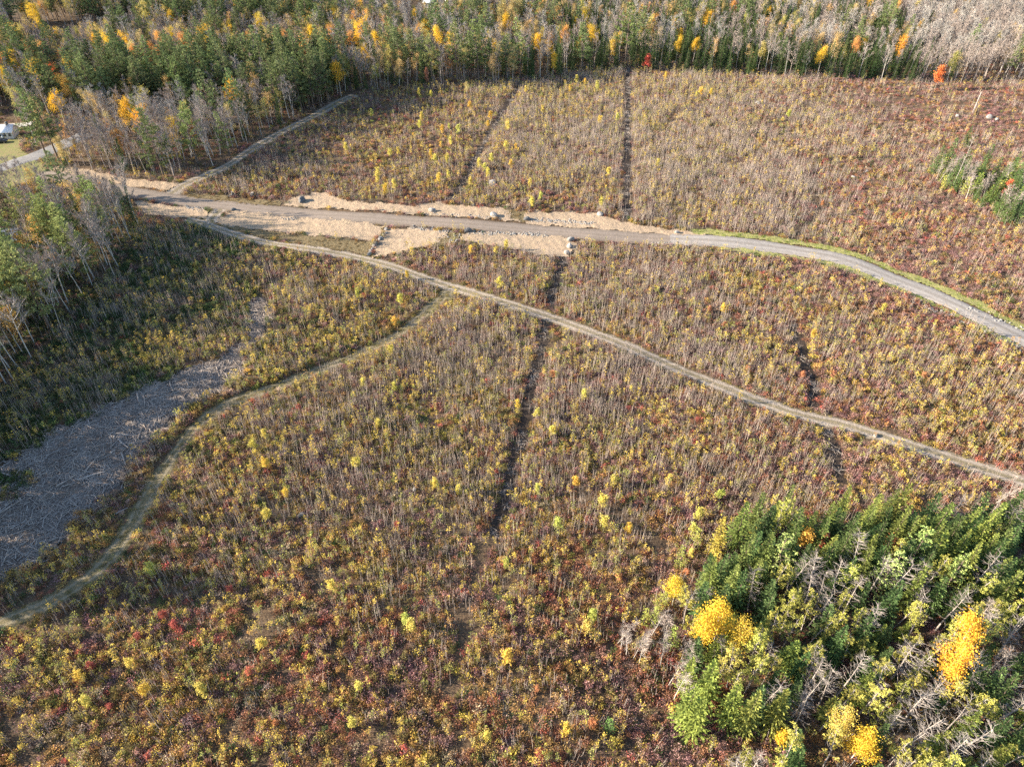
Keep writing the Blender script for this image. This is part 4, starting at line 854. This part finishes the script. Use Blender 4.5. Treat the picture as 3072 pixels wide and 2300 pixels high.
for i in np.argsort(de):
    xy, px, py, ki = cands[i]; nm, kd, hr, col, ds = SPEC[ki]; h = U(*hr) * (.9 if px > 2300 else 1)
    c = (1, 1, 1) if ki in (2, 3) else (jit(col) if ki < 2 else jit([C_GOLD, C_ORANGE, C_TAN, C_TAN, C_LIME][rng.integers(5)] if ki == 5 else [C_TAN, (.48, .40, .12), (.5, .33, .14)][rng.integers(3)]))
    if used[ki] < LIM[ki] and -20 < px < 3092: used[ki] += 1; tree(nm, kd, xy, h, c, 'woods', ds, lean=.035, wide=U(.85, 1.15))
    else: far.append((xy, kd, h, c))
FK = ['pine', 'slim_spruce', 'bare', 'darkbare', 'thin_golden', 'golden']; colw = bpy.data.collections.new('wood_form'); idx = {}; n_ = 0
for kd in FK:
    for j, (mb, bark, leaf) in enumerate(KINDS[kd]['joined'][:4]):
        # names sort in the order they are numbered
        o = bpy.data.objects.new(f'wood_form_{n_:02d}', None)
        m2 = bpy.data.meshes.new(f'wood_form_{n_:02d}'); t, c = KINDS[kd]['forms'][j]
        me = mb.mesh(f'wood_form_{n_:02d}', [bark[0], leaf]); o = bpy.data.objects.new(f'wood_form_{n_:02d}', me); colw.objects.link(o); idx.setdefault(kd, []).append(n_); n_ += 1
fxy = np.array([f[0] for f in far]); fs = np.array([f[2] / KINDS[f[1]]['h'] for f in far])
scatter('far_woodland', 'mixed autumn woodland of conifers and leafless hardwoods stretching away behind the field', 'woodland', (colw, n_), onground(fxy), euler(len(far), .03), np.stack([fs, fs, fs], 1) * np.c_[np.ones((len(far), 2)) * 1.0, np.ones(len(far))],
        np.array([f[3] for f in far]), np.array([idx[f[1]][rng.integers(len(idx[f[1]]))] for f in far]))

# --- single bright saplings and red shrubs of the field
YEL = win([(505, 600), (580, 610), (1660, 540), (1580, 515), (1530, 500), (835, 690), (515, 745), (505, 800), (960, 745), (950, 800), (655, 830), (695, 815), (755, 830), (705, 905), (645, 930), (315, 985), (370, 970), (580, 985), (610, 1025), (890, 1050), (925, 1080), (945, 1110), (1100, 1060), (1070, 945), (1130, 955), (970, 1020), (1080, 820), (1790, 750), (1675, 770), (1305, 705), (1730, 1120), (840, 1175), (1225, 1185), (1290, 1270), (1240, 1305), (2050, 1060), (690, 1025), (345, 1190), (290, 1225), (225, 1150), (240, 1105), (630, 1155), (690, 1130), (35, 950), (195, 730), (1680, 1310), (2100, 495), (1195, 570), (1480, 560)], 1024, 0, 1024 / 2212.)
YEL += win([(90, 620), (120, 600), (185, 605), (690, 740)], 2048, 0, 1024 / 2212.)
YEL += win([(1025, 540), (1000, 330), (1070, 290), (845, 325), (425, 480), (340, 770), (375, 630), (100, 600), (320, 960), (145, 1180), (340, 1200), (1265, 1365), (1145, 1310), (1370, 1475), (1570, 1240), (240, 1440)], 1024, 600, 1024 / 2212.)
YEL += win([(265, 685), (850, 860), (1300, 700)], 2048, 600, 1024 / 2212.)
YEL += win([(1200, 145), (1255, 90), (1260, 465), (1260, 230), (1575, 800), (1235, 1070), (615, 1155), (400, 1330), (710, 720), (685, 1285), (370, 1215), (955, 1280), (1350, 365)], 0, 1250, 1024 / 1615.)
YEL += win([(70, 215), (555, 340), (440, 310), (930, 330), (1030, 490), (1245, 385), (1255, 480), (1360, 515), (1115, 290), (1000, 55), (1290, 285), (780, 685), (780, 1140), (80, 1275), (305, 955), (330, 985), (1055, 1480), (690, 1510), (1195, 930), (1160, 985), (50, 1440)], 1024, 1250, 1024 / 1615.)
YEL += win([(200, 225), (80, 320), (60, 400), (50, 530)], 2048, 1350, 1024 / 1785.)
for a, b in YEL:
    far_ = b < 700; h = U(2.6, 3.8) if far_ else U(2.3, 3.3); r = U()
    tree('yellow_sapling', 'sapling', G(a, b, h * .65), h, jit((.60, .51, .13) if r < .55 else ((.66, .46, .10) if r < .85 else (.46, .47, .12)), .12), 'field', ['lemon-yellow', 'golden', 'lime-yellow'][0 if r < .55 else (1 if r < .85 else 2)] + ' leafy sapling', cat='sapling', wide=U(.95, 1.3), crown='foliage')
RED = win([(420, 1085), (780, 1120), (1560, 1140), (1985, 950), (275, 795), (365, 670), (175, 690), (520, 640)], 2048, 600, 1024 / 2212.) + win([(640, 1030), (1090, 815), (420, 1170), (520, 1360), (1300, 1445), (1180, 1205), (765, 930), (820, 975)], 0, 1250, 1024 / 1615.) + win([(735, 245), (1310, 745), (260, 510), (920, 1290), (940, 1600), (1190, 1450)], 1024, 1250, 1024 / 1615.) + [(2060, 1705), (1200, 1120), (1660, 1120), (2720, 640), (2470, 600), (2650, 520)]
for a, b in RED:
    h = U(1.2, 2.0); tree('red_shrub', 'sapling', G(a, b, h * .6), h, jit((.46, .15, .11) if U() < .6 else (.52, .24, .12), .12), 'field', 'red-leaved shrub', cat='shrub', wide=1.6, crown='foliage')
# wood continuing beyond the left picture edge, whose shadows reach the landing
LW = GP([(-90, 1210), (-110, 1400), (-160, 1600), (-240, 1800), (-900, 1900), (-1100, 1500), (-900, 1200)])
lw = jgrid(LW, 4.6); lw = np.vstack([lw, np.array(LWX)[::2]]); lh = rng.uniform(.75, 1.15, len(lw)); q = rng.random(len(lw))
lk = [idx['pine'][rng.integers(4)] if a < .35 else (idx['darkbare'][rng.integers(4)] if a < .8 else idx['thin_golden'][rng.integers(4)]) for a in q]
scatter('left_woodland', 'wood of pines and leafless hardwoods continuing past the left picture edge beside the landing', 'woodland', (colw, n_), onground(lw), euler(len(lw), .03), np.stack([lh] * 3, 1), np.where(q[:, None] < .35, np.array(C_PINE), np.array(C_TAN)), np.array(lk))

# ------------------------------------------------------------------ stones, logs, slash
import bmesh
def thing(o, label, cat, group=None):
    o['label'] = label; o['category'] = cat
    if group: o['group'] = group
    return o
def rock_mesh(name, m, seed, flat=.7, sub=2):
    bm = bmesh.new(); bmesh.ops.create_icosphere(bm, subdivisions=sub, radius=1.0); r_ = np.random.default_rng(seed)
    pl = unit(r_.normal(size=(9, 3))); dd = r_.uniform(.62, .95, 9)
    for v in bm.verts:
        p = np.array(v.co)
        for n_, d_ in zip(pl, dd):                      # flat broken faces
            e = p @ n_ - d_
            if e > 0: p = p - n_ * e * .85
        v.co = Vector(p * np.array([1, r_.uniform(.7, .95), flat]) * (1 + r_.normal() * .03))
    me = bpy.data.meshes.new(name); bm.to_mesh(me); bm.free(); me.materials.append(m); return me
ROCKS = [rock_mesh('boulder', M_ROCK, i) for i in range(6)]; DROCKS = [rock_mesh('dark_boulder', M_DARKROCK, 20 + i) for i in range(3)]
def boulder(px, py, r, label, dark=False, group=None, xy=None):
    xy = G(px, py) if xy is None else xy; me = (DROCKS if dark else ROCKS)[rng.integers(3 if dark else 6)]
    o = link(bpy.data.objects.new('boulder', me)); o.location = (xy[0], xy[1], float(height(*xy)) + r * .38); o.rotation_euler = (0, 0, U(0, 6.28)); o.scale = (r, r * U(.75, 1), r)
    return thing(o, label, 'boulder', group)
for a, b, r, d, l in [(1478, 553, 1.5, 0, 'large pale boulder in the brush above the road, between the cut lines'), (2272, 318, 1.4, 0, 'pale boulder alone in the far field right of the straight cut'), (2870, 352, .9, 0, 'small pale boulder left of the white pair in the far right field'), (2966, 358, 1.6, 0, 'bigger pale boulder of the pair in the far right field'), (2988, 363, 1.0, 0, 'smaller pale boulder of the pair in the far right field'),
                      (1297, 637, 1.2, 0, 'flat pale boulder on the straw bank above the gravel road'), (1481, 653, 1.3, 0, 'pale boulder at the upper road edge, right of the flat one'), (1404, 700, 1.2, 1, 'dark stone at the left end of the rubble below the road'), (1581, 661, 1.1, 1, 'dark stone at the left end of the rubble above the road'),
                      (1712, 724, 1.2, 0, 'upper of three big boulders at the straw bank end below the road'), (1708, 744, 1.2, 0, 'middle of three big boulders at the straw bank end below the road'), (1700, 762, .9, 0, 'lowest of three big boulders at the straw bank end below the road'), (905, 600, 1.5, 1, 'dark boulder on the straw bank above the road, left'),
                      (700, 627, .9, 1, 'small dark stone beside the junction of the link road'), (907, 1551, .7, 0, 'small pale stone in the shrubs right of the grassy track'), (1244, 1470, .6, 0, 'small pale stone in the shrubs left of the long cut line'), (1420, 620, .8, 1, 'dark stone at the top edge of the straw bank'), (1800, 648, 1.1, 0, 'grey stone at the right end of the upper straw bank'),
                      (2560, 530, .8, 0, 'grey ledge rock in the reddish brush of the right field'), (2600, 515, .8, 0, 'grey ledge rock farther up in the reddish brush'), (2030, 700, .8, 0, 'grey stone at the road edge where the straw ends'), (2625, 1310, .6, 0, 'small pale stone at the edge of the dirt track, right')]:
    boulder(a, b, r, l, bool(d))
wall = smooth(GP([(1162, 692), (1148, 708), (1130, 730), (1112, 755), (1104, 768)]), 1.5)
for i, p in enumerate(wall): boulder(0, 0, U(.5, .85), f'boulder {["at the road end of","near the road in","in the upper half of","in the middle of","in the lower half of","at the track end of"][min(5, int(i * 6 / len(wall)))]} the stone row between the straw banks', xy=p + rng.normal(size=2) * .25, group='stone row between the straw banks')
RIP = variants('stone_form', [], [M_ROCK])[0]
for i in range(6): RIP.objects.link(bpy.data.objects.new(f'stone_form_{i:02d}', rock_mesh('stone_form', M_ROCK, 40 + i, .75, 1)))
rip = []
for ln, n_, sp_ in [([(1592, 661), (1650, 664), (1700, 668), (1775, 672)], 170, .7), ([(1412, 702), (1470, 704), (1540, 704), (1640, 707)], 190, .6), ([(1235, 686), (1300, 692), (1345, 697)], 130, .7), ([(560, 616), (605, 626)], 60, .6), ([(2742, 905), (2790, 935), (2840, 958), (2890, 978)], 130, .7), ([(2950, 1003), (3072, 1056)], 90, .5),
                    ([(1960, 728), (2040, 735)], 40, .6), ([(1255, 640), (1330, 646), (1420, 654), (1500, 659)], 70, .6), ([(2900, 925), (3072, 1000)], 40, .9), ([(1320, 700), (1380, 712), (1350, 735)], 60, 1.5), ([(850, 650), (885, 653)], 30, .6)]:
    L_ = smooth(GP(ln), .3); p = L_[rng.integers(0, len(L_), n_)] + rng.normal(size=(n_, 2)) * sp_; rip.append(p)
rip = np.vstack(rip); k = len(rip); rs = rng.uniform(.12, .42, k)
scatter('road_rubble', 'pale broken stones heaped along the ditches and edges of the gravel road', 'rubble', (RIP, 6), np.c_[rip, height(rip[:, 0], rip[:, 1]) + .05 + rs * .2], euler(k, .5), np.stack([rs] * 3, 1), np.ones((k, 3)))

def slash_form():
    c = MB(); n_ = rng.integers(8, 14)
    for i in range(n_):
        p = np.array([*rng.normal(size=2) * .8, U(.03, .25)]); a = rng.normal() * .8 + .5; L = U(.7, 3.4); d = unit(np.array([math.cos(a), math.sin(a), rng.normal() * .10]))
        pts, _ = branchline(p - d * L / 2, d, L, 2, .06); c.tube(pts, np.linspace(U(.03, .085), .02, 3), 4, 0)
    return c
SL = variants('slash_form', [slash_form() for _ in range(8)], [M_LOG, M_LEAF]); sp_ = jgrid0(LANDING, .95); k = len(sp_); ss = rng.uniform(.7, 1.3, k)
scatter('slash_litter', 'grey branches and splintered wood strewn over the landing', 'branches', SL, onground(sp_, .02), np.c_[np.zeros((k, 2)), rng.normal(size=k) * .9], np.stack([ss] * 3, 1), np.ones((k, 3)))
cl_ = np.vstack([c[rng.integers(0, len(c), int(len(c) * 1.1))] + rng.normal(size=(int(len(c) * 1.1), 2)) * .5 for c in CUTS[:6]]); k = len(cl_); ss = rng.uniform(.4, .8, k)
scatter('cut_line_litter', 'small dead branches lying in the cleared cut lines', 'branches', SL, onground(cl_, .04), np.c_[np.zeros((k, 2)), U(0, 6.28) + rng.normal(size=k)], np.stack([ss] * 3, 1), np.ones((k, 3)))
def log(p, q, r, label):
    p = np.array(p); q = np.array(q); L = float(np.linalg.norm(q - p)); mb = MB(); x = np.linspace(-L / 2, L / 2, 7)
    pts = np.stack([x, .02 * L * np.sin(x / L * 4 + U(0, 6)), np.zeros(7)], 1); mb.tube(pts, np.linspace(r, r * .6, 7), 8, 0)
    for e in range(3):
        t = U(-.3, .45) * L; d = unit(np.array([.5, rng.normal(), U(0, .8)])); mb.tube(np.array([[t, 0, 0], np.array([t, 0, 0]) + d * U(.25, .6)]), [r * .3, r * .12], 4, 0)
    root = link(bpy.data.objects.new('log', None)); m_ = (p + q) / 2; root.location = (*m_, float(height(*m_)) + r + .22); root.rotation_euler = (0, 0, math.atan2(*(q - p)[::-1]))
    o = link(bpy.data.objects.new('trunk', mb.mesh('log_trunk', [M_LOG]))); o.parent = root
    for sx, rr in ((-1, r), (1, r * .6)):
        me = MB(); a = np.linspace(0, 6.283, 8, endpoint=False); yz = pts[0 if sx < 0 else -1]
        me.add(np.r_[[[yz[0] + sx * .01, yz[1], 0]], np.stack([np.full(8, yz[0] + sx * .006), yz[1] + np.cos(a) * rr * .97, np.sin(a) * rr * .97], 1)], [[0, 1 + i, 1 + (i + 1) % 8, 1 + (i + 1) % 8] for i in range(8)], 0)
        c = link(bpy.data.objects.new('cut_end', me.mesh('log_cut_end', [M_CUT]))); c.parent = root
    thing(root, label, 'log', 'logs left on the landing')
kL = 600 / 1987.
for (a, b, c, d), l in zip([(860, 1065, 1020, 855), (1190, 750, 1285, 830), (1215, 885, 1265, 995), (1390, 750, 1420, 650), (1705, 190, 1735, 290), (1110, 885, 1160, 850), (780, 1140, 1060, 1060), (0, 1470, 235, 1335), (570, 1210, 720, 1120), (60, 1395, 115, 1362), (40, 1075, 140, 1105), (1375, 300, 1405, 395), (1150, 1480, 1280, 1420)],
    ['longest pale log lying aslant in the middle of the landing', 'short pale log right of the longest one on the landing', 'thin log below the short pale one, near the brush strip', 'log stub at the upper right of the landing centre', 'log at the narrow upper end of the landing', 'small log stub between the longest and the short pale log', 'long grey log lying below the longest pale one', 'long log at the left picture edge in front of the red brush', 'grey log in the left half of the landing', 'short log stub at the left picture edge', 'curved log behind the red brush patch', 'broken log at the brush edge, upper landing', 'grey log beside the brush strip at the lower landing']):
    log(G(a * kL, 1100 + b * kL), G(c * kL, 1100 + d * kL), U(.13, .2), l)
def stump(px, py, label):
    xy = G(px, py); root = link(bpy.data.objects.new('stump', None)); root.location = (*xy, float(height(*xy))); t = MB(); t.tube(np.array([[0, 0, .1], [.1, 0, .6], [.15, .05, 1.15]]), [.5, .4, .36], 8, 0)
    o = link(bpy.data.objects.new('trunk', t.mesh('stump_trunk', [M_DARKROCK]))); o.parent = root
    me = MB(); a = np.linspace(0, 6.283, 8, endpoint=False); me.add(np.r_[[[.15, .05, 1.17]], np.stack([.15 + np.cos(a) * .34, .05 + np.sin(a) * .34, np.full(8, 1.16)], 1)], [[0, 1 + i, 1 + (i + 1) % 8, 1 + (i + 1) % 8] for i in range(8)], 0)
    c = link(bpy.data.objects.new('cut_face', me.mesh('stump_face', [M_LOG]))); c.parent = root
    for i in range(6):
        r_ = MB(); an = i * 1.05 + U(0, .5); pts, _ = branchline(np.array([0, 0, .35]), unit(np.array([math.cos(an), math.sin(an), -.1])), U(.9, 1.5), 3, .2); r_.tube(pts, [.2, .12, .07, .03], 5, 0)
        q = link(bpy.data.objects.new('root', r_.mesh('stump_root', [M_DARKROCK]))); q.parent = root
    thing(root, label, 'stump'); root.scale = (1.3,) * 3
stump(697, 582, 'dark stump at the upper road edge, left of its twin'); stump(756, 586, 'dark stump at the upper road edge, right of its twin')
# branchless dead pole in the far right field
pb = MB(); pb.tube(branchline(np.zeros(3), np.array([.04, 0, 1.]), 8.0, 6, .02)[0], np.linspace(.2, .10, 7), 8, 0, cap=True); pr = link(bpy.data.objects.new('dead_pole', None)); xy = G(2916, 343); pr.location = (*xy, float(height(*xy)) - .1)
o = link(bpy.data.objects.new('trunk', pb.mesh('pole_trunk', [M_BIRCH]))); o.parent = pr
for i in range(4):
    q = MB(); z_ = U(3, 7.5); a = U(0, 6.28); q.tube(np.array([[.04 * z_, 0, z_], [.04 * z_ + math.cos(a) * .6, math.sin(a) * .6, z_ + .3]]), [.05, .02], 4); c = link(bpy.data.objects.new('branch_stub', q.mesh('stub', [M_BIRCH]))); c.parent = pr
thing(pr, 'pale branchless dead trunk standing alone in the far right field', 'dead tree')

# ------------------------------------------------------------------ far buildings and cars
def box(mb, lo, hi, mi=0):
    x0, y0, z0 = lo; x1, y1, z1 = hi; v = [(x0, y0, z0), (x1, y0, z0), (x1, y1, z0), (x0, y1, z0), (x0, y0, z1), (x1, y0, z1), (x1, y1, z1), (x0, y1, z1)]
    mb.add(v, [[0, 3, 2, 1], [4, 5, 6, 7], [0, 1, 5, 4], [1, 2, 6, 5], [2, 3, 7, 6], [3, 0, 4, 7]], mi)
def part(root, name, mb, m): o = link(bpy.data.objects.new(name, mb.mesh(name, [m]))); o.parent = root; return o
M_SIDING = plain('pale_siding', (.55, .53, .50)); M_WROOF = plain('white_metal_roof', (.78, .79, .80), .45); M_BROOF = plain('blue_grey_roof', (.30, .34, .40), .6); M_GLASS = plain('dark_glass', (.05, .06, .07), .1, 0, .6); M_TYRE = plain('tyre', (.02, .02, .02), .8); M_RIM = plain('rim', (.5, .5, .5), .3, .8)
M_LAMP = plain('lamp_glass', (.8, .8, .75), .2); M_TAIL = plain('tail_glass', (.4, .02, .02), .3)
def house(px, py, w, d, h, rz, roofm, label):
    xy = G(px, py); r = link(bpy.data.objects.new('house', None)); r.location = (*xy, float(height(*xy)) - .1); r.rotation_euler = (0, 0, rz)
    a = MB(); box(a, (-w / 2, -d / 2, 0), (w / 2, d / 2, h)); pk = h + d * .32
    for sx in (-1, 1): a.add([(sx * w / 2, -d / 2, h), (sx * w / 2, d / 2, h), (sx * w / 2, 0, pk)], [[0, 1, 2, 2]])
    part(r, 'wall', a, M_SIDING); b = MB(); e = .45; k_ = .32 * 2 * e / 2
    for sy in (-1, 1):
        y0 = sy * (d / 2 + e); z0 = h - .32 * 2 * e; lo = [(-w / 2 - e, y0, z0), (w / 2 + e, y0, z0), (w / 2 + e, 0, pk + .02), (-w / 2 - e, 0, pk + .02)]; up = [(x, y, z + .18) for x, y, z in lo]
        b.add(lo + up, [[0, 3, 2, 1], [4, 5, 6, 7], [0, 1, 5, 4], [1, 2, 6, 5], [2, 3, 7, 6], [3, 0, 4, 7]])
    rf = part(r, 'roof', b, roofm); c = MB(); box(c, (w * .2, -.4, h + .5), (w * .2 + .7, .4, pk + 1.0)); part(rf, 'chimney', c, M_DARKROCK)
    for x in np.linspace(-w * .36, w * .36, 4):
        c = MB(); box(c, (x - .55, -d / 2 - .05, 1.0), (x + .55, -d / 2 - .003, 2.2)); wi = part(r, 'window', c, M_SIDING); g = MB(); box(g, (x - .45, -d / 2 - .08, 1.1), (x + .45, -d / 2 - .052, 2.1)); part(wi, 'pane', g, M_GLASS)
    c = MB(); box(c, (-.45, -d / 2 - .06, 0.1), (.45, -d / 2 - .003, 2.1)); part(r, 'door', c, M_BROOF); thing(r, label, 'house')
house(1368, 8, 12, 8, 3.2, .15, M_WROOF, 'house with a bright white roof at the top edge, behind the woods'); house(1300, 22, 9, 7, 3.0, -.2, M_BROOF, 'small blue-grey roofed house beside the white-roofed one'); house(22, 412, 7, 5, 2.6, .1, M_WROOF, 'low white-roofed shed beside the lawn at the left picture edge')
def car(px, py, rz, m, label):
    xy = G(px, py); r = link(bpy.data.objects.new('parked_car', None)); r.location = (*xy, float(height(*xy)) + .16); r.rotation_euler = (0, 0, rz)
    prof = [(-2.2, .35), (-2.2, .80), (-2.05, .95), (-1.75, 1.0), (-1.35, 1.45), (.35, 1.48), (1.0, 1.0), (2.0, .88), (2.2, .7), (2.2, .35)]; b = MB(); n_ = len(prof)
    wdt = [.82 if z < 1.2 else .66 for _, z in prof]; v = [(x, -w, z) for (x, z), w in zip(prof, wdt)] + [(x, w, z) for (x, z), w in zip(prof, wdt)]
    b.add(v, [[i, (i + 1) % n_, n_ + (i + 1) % n_, n_ + i] for i in range(n_)] + [[0, i, i + 1, i + 1] for i in range(1, n_ - 1)] + [[n_, n_ + i + 1, n_ + i, n_ + i] for i in range(1, n_ - 1)]); part(r, 'body', b, m)
    g = MB(); g.add([(.42, -.62, 1.44), (.42, .62, 1.44), (.98, .74, 1.03), (.98, -.74, 1.03)], [[0, 1, 2, 3]]); g.v[-1] += np.array([.02, 0, .02]); part(r, 'windscreen', g, M_GLASS)
    for sy in (-1, 1):
        g = MB(); g.add([(-1.3, sy * .70, 1.40), (.3, sy * .70, 1.40), (.8, sy * .82, 1.06), (-1.6, sy * .82, 1.06)], [[0, 1, 2, 3]]); part(r, 'side_window', g, M_GLASS)
        for x in (-1.35, 1.35):
            t = MB(); t.tube(np.array([[x, sy * .66, .18], [x, sy * .86, .18]]), .33, 12); ty = part(r, 'wheel', t, M_TYRE); t = MB(); t.tube(np.array([[x, sy * .80, .18], [x, sy * .875, .18]]), [.2, .19], 10, 0, cap=True); part(ty, 'rim', t, M_RIM)
        t = MB(); box(t, (2.18, sy * .6 - .15, .62), (2.23, sy * .6 + .15, .78)); part(r, 'headlight', t, M_LAMP); t = MB(); box(t, (-2.24, sy * .6 - .15, .65), (-2.19, sy * .6 + .15, .82)); part(r, 'tail_light', t, M_TAIL)
    thing(r, label, 'car')
car(4, 430, .2, plain('dark_car_paint', (.03, .035, .05), .25), 'dark car parked below the white-roofed shed at the left edge'); car(1215, 40, 1.2, plain('white_car_paint', (.8, .8, .8), .3), 'white car in the clearing at the top edge beyond the woods')

# ------------------------------------------------------------------ labels
KINDS_H = {"pine_tree": 18.5, "spruce_tree": 11.7, "bare_tree": 13.0, "golden_tree": 11.5}
def nth(i): return f"{i}{'th' if 10 <= i % 100 <= 20 else {1: 'st', 2: 'nd', 3: 'rd'}.get(i % 10, 'th')}"
ZN = {'stand': 'lower right stand', 'west': 'left edge stand', 'westback': 'stand by the pond', 'clump': 'left of lower right stand', 'rightclump': 'right edge above lower right stand', 'east': 'right edge stand beyond the road'}
def woods_place(px, py):
    if py > 300 and px < 1050: return 'wood left of the grassy spur road'
    if px < 1050: return 'far left woods'
    if px < 1560: return 'woods left of the slanting cut line'
    if px < 1884: return 'woods between the two cut lines'
    if px < 2450: return 'woods right of the straight cut line'
    return 'far right woods'
def field_place(px, py):
    road_y = np.interp(px, [p[0] for p in ROAD_PX], [p[1] for p in ROAD_PX]); tr_y = np.interp(px, [p[0] for p in TRAIL_PX], [p[1] for p in TRAIL_PX])
    if py < road_y: return 'above the road, ' + ('left of the slanting cut' if px < 1555 - (py - 260) * .6 else ('between the two cuts' if px < 1882 else 'right of the straight cut'))
    if py < tr_y: return 'between the road and the dirt track'
    bp = np.array(BRANCH_PX); bx = np.interp(py, bp[:, 1], bp[:, 0])
    if px < bx: return 'left of the grassy track'
    cx = np.interp(py, [960, 1600, 2300], [1644, 1480, 1250]); return ('left of the long cut' if px < cx else 'right of the long cut')
buckets = {}
for r in REG:
    px, py = P(r['xy'][0], r['xy'][1], 0.); r['px'], r['py'] = float(px), float(py); r['o']['category'] = 'dead tree' if r['name'] == 'dead_tree' else r['cat']
    if r['label']: r['o']['label'] = r['label']; r['o']['group'] = {'woods': 'trees of the woods behind the field', 'field': 'single trees in the field'}.get(r['zone'], 'trees of the ' + ZN.get(r['zone'], 'stand')); continue
    if r['zone'] == 'woods': place = woods_place(px, py)
    elif r['zone'] == 'field': place = field_place(px, py)
    else: place = ZN[r['zone']]
    buckets.setdefault((r['zone'], place, r['desc'], r['name']), []).append(r)
for (z_, place, desc, nm), L_ in buckets.items():
    grp = f"{nm.replace('_', ' ')}s of the {place}"
    if z_ == 'woods' and nm != 'golden_tree' and len(L_) > 12:
        for r in L_: r['o']['label'] = f"{desc}, {'tall' if r['h'] > KINDS_H[nm] else 'lower'} one in the {place}"; r['o']['group'] = grp
        continue
    rows = max(1, int(round(len(L_) / 11.))); L_.sort(key=lambda r: r['py'])
    for k_ in range(rows):
        row = sorted(L_[k_ * len(L_) // rows:(k_ + 1) * len(L_) // rows], key=lambda r: r['px'])
        for i, r in enumerate(row):
            pre = 'only one' if len(L_) == 1 else nth(i + 1) + ' from left' + (f" in {nth(k_ + 1)} row" if rows > 1 else '')
            r['o']['label'] = f"{desc}, {pre}, {place}"; r['o']['group'] = grp
